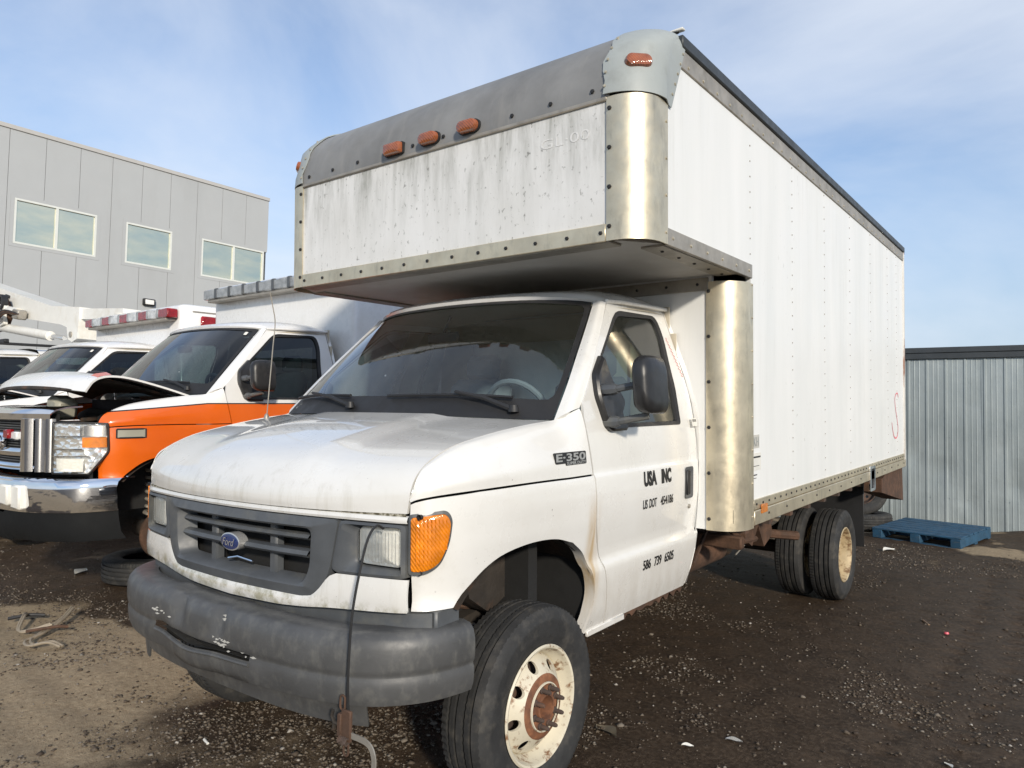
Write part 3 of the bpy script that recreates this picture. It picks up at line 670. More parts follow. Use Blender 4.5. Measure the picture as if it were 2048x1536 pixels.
# ------------------------------------------------------------------ ground
def vnoise(x, y, scale, seed, octv=4, gain=.5):
    rs = np.random.RandomState(seed); o = np.zeros_like(x); amp = 1.; tot = 0
    for k in range(octv):
        T = rs.rand(256, 256); X = x/scale*2**k+rs.rand()*99+1000; Y_ = y/scale*2**k+rs.rand()*99+1000
        xi, yi = np.floor(X).astype(int), np.floor(Y_).astype(int); fx, fy = X-xi, Y_-yi; fx = fx*fx*(3-2*fx); fy = fy*fy*(3-2*fy)
        a, b, c, d = T[xi % 256, yi % 256], T[(xi+1) % 256, yi % 256], T[xi % 256, (yi+1) % 256], T[(xi+1) % 256, (yi+1) % 256]
        o += amp*((a*(1-fx)+b*fx)*(1-fy)+(c*(1-fx)+d*fx)*fy); tot += amp; amp *= gain
    return o/tot
def sstep(a, b, x): t = np.clip((x-a)/(b-a), 0, 1); return t*t*(3-2*t)
WHEELS = [(.88, -.375), (-.88, -.375), (1.0, 3.84), (.76, 3.84), (-1.0, 3.84), (-.76, 3.84)]
def gheight(x, y):
    h = (vnoise(x, y, 2.6, 3, 3)-.5)*.09+(vnoise(x, y, .5, 5, 3)-.5)*.03
    h *= .35+.65*sstep(1.2, 3.2, np.hypot(x*.7, np.maximum(0, np.abs(y-1.5)-2.0)))
    # windrow of spoil at the foot of the fence, wheel ruts in front of the neighbour
    d = (y-(8.86+.0841*(x-.752))); h += .10*np.exp(-((d+.05)/.35)**2)*sstep(1.55, 2.3, x)
    h -= .055*np.exp(-(((x+1.0)/.55)**2+((y+.45)/.65)**2))
    # tyre tracks across the foreground
    for tx in (1.75, 2.02, 3.3, 3.6): h -= .022*np.exp(-((x-tx-.10*np.sin(y*.7)-.06*y)/.10)**2)*(.6+.4*np.sin(y*34)*np.exp(-((x-tx-.10*np.sin(y*.7)-.06*y)/.06)**2))*sstep(7, 5, y)
    for ty in (-1.15, -1.42): h -= .018*np.exp(-((y-ty-.08*np.sin(x*.9)+.12*x)/.10)**2)*sstep(-.2, -.9, x)
    for wx, wy in WHEELS: h -= .012*np.exp(-(((x-wx)/.16)**2+((y-wy)/.22)**2))
    return h
def dryness(x, y):
    n = vnoise(x, y, 1.3, 21, 5, .6)
    d = sstep(.40, .60, n+.60*np.exp(-(((x+1.9)/1.4)**2+((y+.95)/.50)**2))-.10*sstep(-.9, .6, x)+.10*sstep(.5, -2., x)*sstep(.3, -1.4, y))
    d *= 1-.92*sstep(-1.6, .3, x+.5*sstep(.5, 2, y))*sstep(7.5, 5, y)
    d *= 1-.85*sstep(-.55, -.05, y)*sstep(6.5, 5, y)
    wet = np.exp(-(((x+2.25)/.45)**2+((y+1.45)/.22)**2))+.8*np.exp(-(((x+.75)/.8)**2+((y+.55)/.5)**2)); return np.clip(d*(1-wet)+.18*sstep(.52, .72, vnoise(x, y, .8, 33, 4)), 0, 1)
def ground_mat():
    m, t, p = newmat('yard_dirt'); v = vec(t)
    at = N(t, 'ShaderNodeAttribute', attribute_name='dry'); a = at.outputs['Fac']
    fine = noise(t, v, 38, 8, .7); med = noise(t, v, 5, 6, .6); grit = noise(t, v, 160, 3, .6)
    wet = mixc(t, ramp(t, med, .3, .7), (.027, .018, .0115), (.064, .0435, .028))
    wet = mixc(t, ramp(t, fine, .45, .75), wet, (.115, .084, .058))
    dry = mixc(t, ramp(t, fine, .3, .7), (.22, .165, .105), (.42, .335, .225))
    k = N(t, 'ShaderNodeMath', operation='MULTIPLY_ADD'); t.links.new(med, k.inputs[0]); k.inputs[1].default_value = .5; 
    kk = mathn(t, 'SUBTRACT', a, .22); t.links.new(kk, k.inputs[2])
    c = mixc(t, ramp(t, k.outputs[0], .28, .62), wet, dry)
    c = mixc(t, mathn(t, 'MULTIPLY', ramp(t, grit, .68, .76), .5), c, (.30, .28, .25))
    t.links.new(c, p.inputs['Base Color'])
    t.links.new(ramp(t, k.outputs[0], .2, .6, (.55,)*3+(1,), (.95,)*3+(1,)), p.inputs['Roughness']); p.inputs['Specular IOR Level'].default_value = .15
    s = mathn(t, 'ADD', mathn(t, 'MULTIPLY', fine, .6), mathn(t, 'MULTIPLY', grit, .4)); bump(t, p, s, .9, .018); return m
MT['ground'] = ground_mat()
def ground():
    # one sheet: fine cells around the vehicles, growing towards the horizon
    def axis(a, b, n, far, k): 
        mid = np.linspace(a, b, n); ext = far*np.linspace(0, 1, k+1)[1:]**3.0
        return np.r_[(a-ext)[::-1], mid, b+ext]
    X = axis(-7, 6, 380, 900, 34); Y_ = axis(-4, 10, 400, 900, 34); xx, yy = np.meshgrid(X, Y_, indexing='ij')
    zz = gheight(xx, yy)*np.exp(-np.maximum(0, np.hypot(xx, yy-2)-30)/40)
    fine = (np.abs(xx) < 8) & (yy > -5) & (yy < 11)
    zz += np.where(fine, (vnoise(xx, yy, .11, 8, 3)-.5)*.016, 0)
    r, c = xx.shape; V = np.stack([xx, yy, zz], 2).reshape(-1, 3)
    i = np.arange(r*c).reshape(r, c); F = np.stack([i[:-1, :-1], i[1:, :-1], i[1:, 1:], i[:-1, 1:]], 2).reshape(-1, 4)
    me = bpy.data.meshes.new('ground'); me.vertices.add(len(V)); me.vertices.foreach_set('co', V.ravel()); me.loops.add(F.size); me.loops.foreach_set('vertex_index', F.ravel().astype(np.int32))
    me.polygons.add(len(F)); me.polygons.foreach_set('loop_start', np.arange(0, F.size, 4, dtype=np.int32)); me.polygons.foreach_set('use_smooth', [True]*len(F)); me.update()
    at = me.attributes.new('dry', 'FLOAT', 'POINT'); at.data.foreach_set('value', dryness(xx, yy).ravel().astype(np.float32))
    link('ground', me, MT['ground'], kind='structure')
ground()
ICO = None
def scatter(name, n, rmin, rmax, mat, label, seed, dens=None, flat=.6, dmax=9.5):
    rs = np.random.RandomState(seed); cx, cy = 2.575, -2.67
    # directions the yard is seen in, nearer ground gets more of them
    d = 1.2+rs.rand(n*3)**1.5*(dmax-1.2)*1.05; a = yaw+np.radians(rs.uniform(-41, 41, n*3)); x = cx-np.sin(a)*d; y = cy+np.cos(a)*d
    k = (x > -7) & (x < 6) & (y < 8.75+.084*(x-1))
    if dens is not None: k &= rs.rand(n*3) < dens(x, y)
    x, y = x[k][:n], y[k][:n]; m = len(x); z = gheight(x, y)+(vnoise(x, y, .11, 8, 3)-.5)*.016
    r = rmin+(rmax-rmin)*rs.rand(m)**3.2
    base = np.array([(1, 0, 0), (-.4, .9, 0), (-.6, -.8, 0), (.3, .2, 1), (-.2, -.1, -1), (.5, -.75, .35), (-.85, .1, .45)]); 
    f = np.array([(0, 1, 3), (1, 6, 3), (6, 2, 3), (2, 5, 3), (5, 0, 3), (1, 0, 4), (6, 1, 4), (2, 6, 4), (5, 2, 4), (0, 5, 4)])
    j = 1+rs.uniform(-.3, .3, (m, len(base), 3)); V = base[None]*j*r[:, None, None]; V[:, :, 2] *= flat
    t = rs.rand(m)*6.283; c, s = np.cos(t)[:, None], np.sin(t)[:, None]; V = np.stack([V[:, :, 0]*c-V[:, :, 1]*s, V[:, :, 0]*s+V[:, :, 1]*c, V[:, :, 2]], 2)
    V += np.stack([x, y, z+r*.18], 1)[:, None]; V = V.reshape(-1, 3); F = (f[None]+np.arange(m)[:, None, None]*len(base)).reshape(-1, 3)
    me = bpy.data.meshes.new(name); me.vertices.add(len(V)); me.vertices.foreach_set('co', V.ravel()); me.loops.add(F.size); me.loops.foreach_set('vertex_index', F.ravel().astype(np.int32))
    me.polygons.add(len(F)); me.polygons.foreach_set('loop_start', np.arange(0, F.size, 3, dtype=np.int32)); me.update()
    at = me.attributes.new('tone', 'FLOAT', 'POINT'); at.data.foreach_set('value', np.repeat(rs.rand(m), len(base)).astype(np.float32))
    return link(name, me, mat, label=label, cat='gravel', kind='stuff')
def stone_mat(name, stops):
    m, t, p = newmat(name); at = N(t, 'ShaderNodeAttribute', attribute_name='tone'); r = N(t, 'ShaderNodeValToRGB'); e = r.color_ramp.elements
    while len(e) < len(stops): e.new(.5)
    for q, (pos, col) in zip(e, stops): q.position = pos; q.color = col+(1,)
    t.links.new(at.outputs['Fac'], r.inputs[0]); t.links.new(r.outputs[0], p.inputs['Base Color']); p.inputs['Roughness'].default_value = .85; return m
MT['gravel'] = stone_mat('gravel_stone', [(0, (.04, .028, .02)), (.55, (.10, .078, .056)), (.85, (.15, .125, .098)), (.98, (.19, .17, .145)), (1, (.40, .375, .34))])
def gdens(x, y): return np.clip(.07+1.2*sstep(.48, .70, vnoise(x, y, 1.1, 44, 5, .65)), 0, 1)
scatter('gravel', 60000, .003, .013, MT['gravel'], 'loose crushed gravel scattered in drifts over the dirt yard', 4, gdens)
scatter('gravel', 800, .010, .024, MT['gravel'], 'bigger loose stones lying here and there on the dirt', 9, gdens)
# ------------------------------------------------------------------ box truck
c_ = math.cos(RAKE)
TR = thing('box_truck', 'white box truck with cab-over cargo box, grey bumper and bare rusty front wheel', 'box truck', loc=(0, 0, .0357*c_), rot=(RAKE, 0, 0))
W = 1.22; ZB, ZC, ZA, ZD, ZE, ZF, ZG, YRR, YL = 2.180, 2.252, 2.784, 3.0055, 3.1507, .968, .833, 5.90, 1.06
def rivet(mb, p, n, r=.007):
    n = np.array(n, float); a = np.array((0, 0, 1.)) if abs(n[2]) < .9 else np.array((1., 0, 0)); u = np.cross(n, a); u /= np.linalg.norm(u); w = np.cross(n, u); p = np.array(p)
    V = []; 
    for q, h in ((1, 0), (.8, .55)):
        for k in range(6): t = k*math.pi/3; V.append(p+(u*math.cos(t)+w*math.sin(t))*r*q+n*r*h)
    V.append(p+n*r*.8); F = [(k, (k+1) % 6, 6+(k+1) % 6, 6+k) for k in range(6)]+[(6+k, 6+(k+1) % 6, 12) for k in range(6)]; mb.add(V, F)
# side skins
for sx in (1, -1):
    x0, x1 = sx*(W-.03), sx*W
    poly = [(.19, ZC), (1.25, ZC), (1.25, ZF-.01), (YRR-.03, ZF-.01), (YRR-.03, ZD+.01), (.19, ZD+.01)]
    MB().prism(poly, 'X', x0, x1).build('side_panel', MT['box_white'], TR)
    rv = MB()
    for yy in (1.24, 2.0, 2.76, 3.52, 4.28, 5.04, 5.50):
        z = (ZF if yy > 1.25 else ZC)+.06
        while z < ZD-.02:
            if yy > 1.3 or z > ZC: rivet(rv, (sx*W, yy, z), (sx, 0, 0), .0055)
            z += .085
    rv.build('panel_rivets', MT['alu_dull'], TR, kind='stuff', recalc=False)
    # overhang side rail, top rails, bottom rail
    MB().box(sx*(W-.02), sx*(W+.006), .205, 1.262, ZB, ZC+.004, .003).build('overhang_rail', MT['alu_dull'], TR)
    MB().box(sx*(W-.02), sx*(W+.008), .30, YRR, ZD-.004, ZD+.085, .004).build('top_rail', MT['alu_dull'], TR)
    MB().box(sx*(W-.05), sx*(W+.018), .34, YRR+.01, ZD+.088, ZE, .006).build('roof_edge', MT['cap_dark'], TR)
    MB().box(sx*(W-.02), sx*(W+.007), 1.272, YRR, ZF-.052, ZF+.004, .003).build('bottom_trim', MT['alu'], TR)
    MB().box(sx*(W-.03), sx*(W+.012), 1.272, YRR+.005, ZG, ZF-.056, .004).build('bottom_rail', MT['alu'], TR)
    rv = MB()
    for y in np.arange(1.31, YRR, .105): rivet(rv, (sx*(W+.007), y, ZF-.022), (sx, 0, 0), .008)
    for y in np.arange(1.5, YRR, .33): rivet(rv, (sx*(W+.012), y, ZG+.045), (sx, 0, 0), .008)
    rv.build('rail_bolts', MT['black'], TR, kind='stuff', recalc=False)
    rv = MB()
    for y in np.arange(.42, YRR, .17): rivet(rv, (sx*(W+.008), y, ZD+.02), (sx, 0, 0), .008)
    for y in np.arange(.26, 1.25, .19): rivet(rv, (sx*(W+.006), y, ZB+.036), (sx, 0, 0), .008)
    for z in np.arange(ZB+.05, ZA, .16): rivet(rv, (sx*(W+.008), .19, z), (sx, 0, 0), .007)
    for z in np.arange(ZG+.05, ZB, .18): rivet(rv, (sx*(W+.008), YL+.19, z), (sx, 0, 0), .007)
    rv.build('rail_rivets', MT['alu'], TR, kind='stuff', recalc=False)
    # rounded aluminium corner posts
    def post(y0, z0, z1, name):
        a = [(1.046, y0-.008), (1.06, y0-.010), (1.075, y0-.010)]+[(1.075+.153*math.sin(t), y0+.143-.153*math.cos(t)) for t in np.linspace(.08, math.pi/2-.02, 16)]+[(W+.008, y0+.16), (W+.008, y0+.205)]
        G = [[(sx*x, y, z) for x, y in a] for z in np.linspace(z0, z1, 14)]
        MB().panel(np.array(G), .006, flip=(sx < 0)).build(name, MT['alu'], TR, recalc=False, sharp=50)
        rv = MB()
        for z in np.linspace(z0+.06, z1-.05, max(4, int((z1-z0)/.19))): rivet(rv, (sx*1.062, y0-.010, z), (0, -1, 0), .011)
        rv.build('post_screws', MT['black'], TR, kind='stuff', recalc=False)
    post(0, ZB+.002, ZA+.01, 'corner_post'); post(YL, ZG-.012, ZB-.03, 'lower_corner_post')
# front face of the overhang
MB().box(-1.075, 1.075, .0, .03, ZC-.02, ZA+.01).build('front_panel', MT['front_panel'], TR)
MB().box(-1.044, 1.044, -.010, .02, ZB, ZC+.004, .003).build('front_bottom_rail', MT['alu'], TR)
MB().box(-1.05, 1.05, -.012, .02, ZA-.004, ZA+.018, .005).build('front_trim_strip', MT['alu_dull'], TR)
rv = MB()
for x in np.linspace(-1.02, 1.02, 13): rivet(rv, (x, -.010, ZB+.038), (0, -1, 0), .010)
for x in np.linspace(-.98, .98, 10): rivet(rv, (x, -.012+.0, ZA+.050), (0, -1, .1), .011)
rv.build('front_bolts', MT['black'], TR, kind='stuff', recalc=False)
def nose(x, t): # quarter-round grey nose over the front edge
    return (x, .40-.412*math.cos(t), ZA+.012+.402*math.sin(t)**.92)
G = [[nose(x, t) for x in np.linspace(-1.06, 1.06, 40)] for t in np.linspace(0, math.pi/2, 16)]
MB().panel(np.array(G), .008).build('nose_sheet', MT['nose'], TR, recalc=False)
for sx in (1, -1):
    rows = []
    for t in np.linspace(0, math.pi/2, 14):
        _, y, z = nose(0, t); r = []
        for k in np.linspace(0, 1, 16):
            a = k*math.pi/2; bx = 1.03+.205*math.sin(a)*(1-.10*math.sin(t)**4); dy = .19*(1-math.cos(a)); dz = -.05*(1-math.cos(a))*math.sin(t)
            yy = y-.006+dy*(math.cos(t)*.9+.10); 
            bulge = .018*math.exp(-((k-.52)/.25)**2-((t-.62)/.16)**2); lip = .012*sstep(.16, .10, np.array(t)) 
            edge = .010*math.sin(k*9+t*14)*sstep(.12, .0, np.array(k))
            r.append((sx*(bx+edge+(bulge+float(lip))*.6), yy-bulge-float(lip)*.5, z+.008*(1-k)+dz))
        rows.append(r)
    # side skirt of the cap: sweeps back and down on to the side panel
    sk = []
    for i, t in enumerate(np.linspace(0, math.pi/2, 14)):
        x, y, z = rows[i][-1]; sk.append([(x, y, z), (sx*(W+.012), y+.04, z-.01), (sx*(W+.011), min(.40, .21+.17*(z-ZA)/.37+.02), z-.012)])
    mb = MB().panel(np.array(rows), .006, flip=(sx < 0)); mb.panel(np.array(sk), .005, flip=(sx < 0)); mb.build('corner_cap', MT['cap_grey'], TR, recalc=False, sharp=60)
    rv = MB()
    for k in range(5): rivet(rv, (sx*(W+.012), .24+.028*k, ZA+.06+.055*k), (sx, 0, 0), .007)
    for z in np.linspace(ZA+.05, ZA+.30, 5): rivet(rv, (sx*1.045, nose(0, math.asin(min(1, ((z-ZA-.012)/.402)**1.087)))[1]-.012, z+.004), (0, -1, .3), .007)
    rv.build('cap_rivets', MT['alu'], TR, kind='stuff', recalc=False)
def lamp(x, y, z, w, h, yaw_=0., round_=True, tilt=0.):
    m = Matrix.Rotation(yaw_, 4, 'Z') @ Matrix.Rotation(tilt, 4, 'X'); P = rrect(-w/2, w/2, -h/2, h/2, h*.48 if round_ else .008, 6); L = link('marker_lamp', None, parent=TR); L.location = (x, y, z)
    T = lambda V: [tuple((m @ Vector((p[0], d, p[1])))) for p, d in V]
    b = MB(); o = [(np.array(p)*1.10, .012) for p in P]; i = [(np.array(p)*1.10, -.010) for p in P]; b.ring(T(o), T(i)); b.fan(T(i)); b.build('lamp_base', MT['black'], L)
    l = MB(); R = [[(np.array(p)*f, -.010-d) for p in P] for f, d in ((1, 0), (.98, .016), (.90, .027), (.6, .032), (.1, .033))]; l.grid([T(r) for r in R], wrap=True); l.fan(T(R[-1])); l.build('lamp_lens', MT['amber_old'], L)
for x, rd in ((-.24, False), (.02, True), (.285, True)): lamp(x, -.014, ZA+.055, .125, .058, round_=rd)
lamp(1.150, .072, ZA+.150, .12, .062, R_(44), tilt=R_(-16)); lamp(-1.150, .072, ZA+.150, .12, .062, R_(-44), tilt=R_(-16))
# scrap of torn flashing and wire on the roof corner
sc = MB(); q = np.array((1.10, .42, 3.168)); sc.tube([q+(-.16, .0, -.01), q+(-.08, -.01, .02), q+(.0, .0, .035), q+(.07, .02, .055)], [.004, .007, .008, .009], 6)
sc.box(q[0]-.10, q[0]+.02, q[1]-.03, q[1]+.03, q[2]+.0, q[2]+.012, .003); sc.box(q[0]-.03, q[0]+.07, q[1]-.02, q[1]+.02, q[2]+.012, q[2]+.02, .002, Matrix.Rotation(.35, 3, 'Y')); sc.build('torn_roof_flashing', MT['black'], TR)
MB().box(q[0]+.03, q[0]+.10, q[1], q[1]+.03, q[2]+.05, q[2]+.062, .004).build('flashing_tip', MT['paper'], TR)
# roof, underside of the overhang, wall behind the cab, rear frame, floor
MB().box(-W+.04, W-.04, .35, YRR, ZE-.02, ZE+.012).build('box_roof', MT['alu_dull'], TR)
MB().prism([(.10, 1.195), (.18, 1.08), (.10, -.01)][:0]+[(-1.20, .19), (-1.08, .03), (1.08, .03), (1.20, .19), (1.20, YL+.03), (-1.20, YL+.03)], 'Z', ZB+.006, ZB+.03).build('overhang_underside', MT['underside_white'], TR)
u = MB(); u.box(-1.21, -1.10, .20, YL, ZB-.004, ZB+.006, .002); u.box(1.10, 1.21, .20, YL, ZB-.004, ZB+.006, .002); u.box(-1.06, 1.06, .0, .10, ZB-.004, ZB+.006, .002); u.build('underside_flange', MT['alu_dull'], TR)
MB().box(-1.075, 1.075, YL, YL+.03, ZG-.01, ZB+.006).build('lower_front_wall', MT['box_white'], TR)
MB().box(-1.06, 1.06, YL-.014, YL-.001, ZB-.075, ZB-.006, .003).build('wall_top_angle', MT['alu_dull'], TR)
rv = MB()
for x in np.linspace(-1.0, 1.0, 12): rivet(rv, (x, YL-.014, ZB-.04), (0, -1, 0), .009)
for y in np.linspace(.3, 1.0, 5): rivet(rv, (1.155, y, ZB-.004), (0, 0, -1), .009)
rv.build('angle_bolts', MT['black'], TR, kind='stuff', recalc=False)
rf = MB()
for sx in (1, -1): rf.box(sx*(W-.08), sx*(W+.010), YRR-.03, YRR+.03, ZG-.0, ZE-.03, .004)
rf.box(-W+.08, W-.08, YRR-.03, YRR+.028, ZE-.14, ZE-.03, .004); rf.build('rear_frame', pm('rust_streaked_white', (.66, .64, .6), .5, dirt=(.25, .10, .05), da=.9, ds=6, stretch=(1, 1, .4), dw=(.48, .6)), TR)
MB().box(-W+.08, W-.08, YRR-.05, YRR-.02, ZG+.02, ZE-.14).build('rear_door', MT['box_white'], TR)
MB().box(W-.03, W+.012, YRR+.0, YRR+.035, ZE-.075, ZE-.04, .005).build('rear_marker', MT['red_lens'], TR)
MB().box(-1.18, 1.18, YL+.03, YRR, ZG+.03, ZG+.10).build('box_floor', MT['under'], TR)
xm = MB()
for y in np.arange(1.35, 5.8, .41): xm.box(-1.16, 1.16, y-.03, y+.03, ZG-.06, ZG+.03)
xm.build('floor_crossmembers', MT['rustbrown'], TR)
for sx in (1, -1):
    MB().box(sx*.36, sx*.44, -.75, 5.85, .50, .68, .01).build('chassis_rail', MT['rustbrown'], TR)
    MB().box(sx*.36, sx*.46, 1.1, 5.8, .68, ZG-.06, .01).build('box_sill', MT['rustbrown'], TR)
# reflector and hanging bracket, rear step, mud flap
MB().box(W+.012, W+.017, 1.37, 1.47, ZG+.055, ZG+.105, .002).build('side_reflector', MT['amber'], TR)
o_ = rrect(4.13, 4.34, .74, .955, .02); mb = MB(); A = [(W+.010, a, b) for a, b in o_]; cc = np.array(o_).mean(0); B = [(W+.010, *(cc+(np.array(q)-cc)*np.array((.62, .78)))) for q in o_]
mb.frame(A, B, (.012, 0, 0)); br = mb.build('hanging_bracket', MT['chrome'], TR); MB().box(W+.008, W+.012, 4.165, 4.305, .765, .93).build('bracket_plate', MT['black'], br)
MB().prism([(5.10, ZG), (5.92, ZG), (5.97, .47), (4.85, .66), (4.85, .78)], 'X', 1.0, 1.195).build('rusty_rear_step', MT['rust'], TR)
MB().box(-1.17, 1.17, 5.80, 5.92, .62, ZG-.01, .01).build('rear_crossbeam', MT['rust'], TR)
MB().box(.62, 1.14, 4.36, 4.375, .22, ZG, .004).build('mud_flap', MT['black'], TR); MB().box(-1.14, -.62, 4.36, 4.375, .22, ZG, .004).build('mud_flap', MT['black'], TR)
# axle, springs, shaft and exhaust under the box
ax = MB().tube([(-.95, 3.84, .236), (.95, 3.84, .236)], .055, 10); ax.lathe([(.0, -.16), (.11, -.13), (.17, 0), (.11, .13), (0, .16)], 16, 'Y', (0, 3.84, .236)); ax.build('rear_axle', MT['under'], TR)
for sx in (1, -1):
    sp = MB()
    for k in range(4): sp.tube([(sx*.50, 3.84+d, .33+.02*k+.16*(d/.62)**2) for d in np.linspace(-.62+.1*k, .62-.1*k, 9)], .018, 6)
    sp.build('leaf_spring', MT['rustbrown'], TR)
MB().tube([(.0, .6, .52), (0, 2.2, .40), (0, 3.7, .27)], .045, 10).build('drive_shaft', MT['rustbrown'], TR)
ex = MB().tube([(.62, 1.1, .52), (.60, 1.6, .50), (.57, 2.3, .47), (.62, 2.9, .50), (.9, 3.2, .46)], .035, 8); ex.lathe([(.0, -.3), (.09, -.28), (.09, .28), (0, .3)], 14, 'Y', (.60, 2.0, .48)); ex.build('exhaust', MT['rust'], TR)
br = MB(); br.box(.52, .60, 1.45, 1.53, .46, .83, .01); br.prism([(2.05, .83), (2.50, .83), (2.60, .56), (2.42, .50), (2.30, .66), (2.18, .54), (2.05, .60)], 'X', .80, .90); br.box(.55, 1.0, 1.70, 1.76, .60, .68, .01)
br.tube([(.95, 1.1, .62), (.85, 1.5, .71), (.7, 2.1, .76)], .012, 6); br.tube([(.9, 1.75, .72), (.9, 2.0, .60), (.88, 2.3, .57)], .020, 6); br.build('chassis_bracket', MT['rust'], TR)
MB().tube([(.5, 2.95, .30), (.52, 3.10, .36), (.52, 3.22, .37), (.5, 3.35, .33)], .006, 6).build('loose_cable', MT['alu_dull'], TR)
MB().box(-.55, .30, 1.5, 2.9, .36, .66, .04).build('fuel_tank', MT['under'], TR)
# wheels
front_wheel(TR, (.887, -.375, .345), 1); front_wheel(TR, (-.887, -.40, .292), -1)
for sx in (1, -1):
    dual_wheel(TR, (sx*1.005, 3.835, .236), sx); dual_wheel(TR, (sx*.735, 3.835, .236), sx, False)
# front suspension seen in the wheel arch
for sx in (1, -1):
    s = MB(); s.tube([(sx*(.52+.0*k), -.375+.075*math.cos(k*.7), .38+.005*k+.075*0*math.sin(k)) if False else (sx*.56+.07*math.sin(k*.7), -.36+.07*math.cos(k*.7), .40+.0055*k) for k in range(70)], .013, 6); s.build('coil_spring', MT['rust'], TR)
    s = MB(); s.prism([(-.75, .60), (-.30, .66), (-.05, .60), (-.05, .50), (-.30, .52), (-.75, .46)], 'X', sx*.60, sx*.66); s.prism([(-.58, .92), (-.22, .92), (-.26, .72), (-.40, .66), (-.52, .74)], 'X', sx*.58, sx*.74); s.build('spring_tower', MT['under'], TR)
    MB().tube([(sx*.70, -.43, .30), (sx*.70, -.45, .55), (sx*.70, -.45, .62)], [.022, .022, .010], 8).build('damper', MT['alu_dull'], TR)
    MB().box(sx*.3, sx*.80, -.42, -.33, .28, .36, .02).build('axle_beam', MT['rustbrown'], TR)
# cab
cab = cab_shell(TR, MT['cab_white'], MT['glass'], MT['side_glass'])
wipers(TR); mirror(TR, 1)
# ------------------------------------------------------------------ truck front: grille, lamps, bumper, lettering
def fpt(x, z, d=0.): return (x, yfront(x)-d, z)
def fb(mb, name, mat, par=TR, **kw): return mb.map(shear).build(name, mat, par, **kw)
G = [[fpt(x, z, d) for x in np.linspace(-.868, .868, 45)] for z, d in ((1.112, -.004), (1.108, .006), (1.096, .010), (1.088, .007), (1.086, -.02))]
fb(MB().grid(G), 'header_strip', MT['cab_white'])
gm = MB().grid([[fpt(x, z, .0015) for x in np.linspace(-.86, .86, 40)] for z in (1.1185, 1.109)]); fb(gm, 'grimy_hood_gap', pm('algae_grime', (.11, .095, .05), .9, var=.5, vs=30, dirt=(.45, .43, .36), da=.9, ds=40, dw=(.48, .6)))
# lower white panel
X_ = np.linspace(-.870, .870, 61)
zt = np.interp(abs(X_), [0, .40, .47, .515, .545, .58, .88], [.797, .799, .810, .855, .885, .899, .905]); zb = np.interp(abs(X_), [0, .3, .6, .88], [.757, .763, .785, .802])
G = [[fpt(x, a*(1-t)+b*t, .006*math.sin(t*2.6)) for x, a, b in zip(X_, zt, zb)] for t in np.linspace(0, 1, 7)]
fb(MB().panel(np.array(G), .012), 'lower_front_panel', MT['cab_white'], recalc=False)
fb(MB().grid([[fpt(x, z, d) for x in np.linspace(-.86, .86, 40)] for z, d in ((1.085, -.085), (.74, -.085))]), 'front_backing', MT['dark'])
# grille surround
cor = lambda a, b, c_, z0, z1, z2: [(-a, z0), (a, z0), (b, z1), (c_, z2), (-c_, z2), (-b, z1)]
Lo = rpoly(cor(.588, .545, .475, 1.084, .885, .803), [.02, .02, .08, .05, .05, .08], 6); Ln = rpoly(cor(.500, .492, .455, 1.052, .90, .838), [.03, .03, .05, .05, .05, .05], 6); Li = rpoly(cor(.415, .412, .405, 1.045, .92, .862), [.02, .02, .02, .02, .02, .02], 6)
def densl(L, n=180): return resamp(np.vstack([L, L[:1]]), n+1)[:-1]
def byang(L, c, n=160):
    L = densl(L, 900); q = L-c; a = np.arctan2(q[:, 1]*3, q[:, 0]); t = np.linspace(-math.pi, math.pi, n, endpoint=False)
    return np.array([L[np.argmin(np.abs(np.angle(np.exp(1j*(a-x)))))] for x in t])
cg = np.array((0, .945)); Lo, Ln, Li = byang(Lo, cg), byang(Ln, cg), byang(Li, cg)
gr = MB(); P0 = [fpt(*p, -.02) for p in Lo]; P1 = [fpt(*p, .012) for p in Lo]; P2 = [fpt(*p, .022) for p in Ln]; P3 = [fpt(*p, .014) for p in (Ln*.93+cg*.07)]; P4 = [fpt(*p, -.055) for p in Li]
gr.ring(P0, P1); gr.ring(P1, P2); gr.ring(P2, P3); gr.ring(P3, P4)
GR = fb(gr, 'grille', MT['plastic'])
for z, th, d in ((1.005, .015, .0), (.945, .018, .004)):
    s = MB(); G = []
    for k in range(9):
        t = 2*math.pi*k/8; G.append([fpt(x, z+th*math.sin(t)*(1 if math.sin(t) > 0 else .8), d-.032+.030*math.cos(t)) for x in np.linspace(-.43, .43, 17)])
    s.grid(G); fb(s, 'grille_slat', MT['plastic'], GR)
for x in (-.205, .205):
    s = MB().box(x-.022, x+.022, yfront(x)+.028, yfront(x)+.07, .84, 1.06, .008); fb(s, 'grille_strut', MT['plastic'], GR)
for z in ():
    s = MB().grid([[fpt(x, z+a, -.045) for x in np.linspace(-.43, .43, 9)] for a in (-.004, .004)]); fb(s, 'inner_louvre', MT['plastic'], GR)
fb(MB().tube([(-.06, -1.055, .88), (.0, -1.05, .892), (.10, -1.05, .885)], .004, 6), 'grille_clip', MT['chrome'], GR)
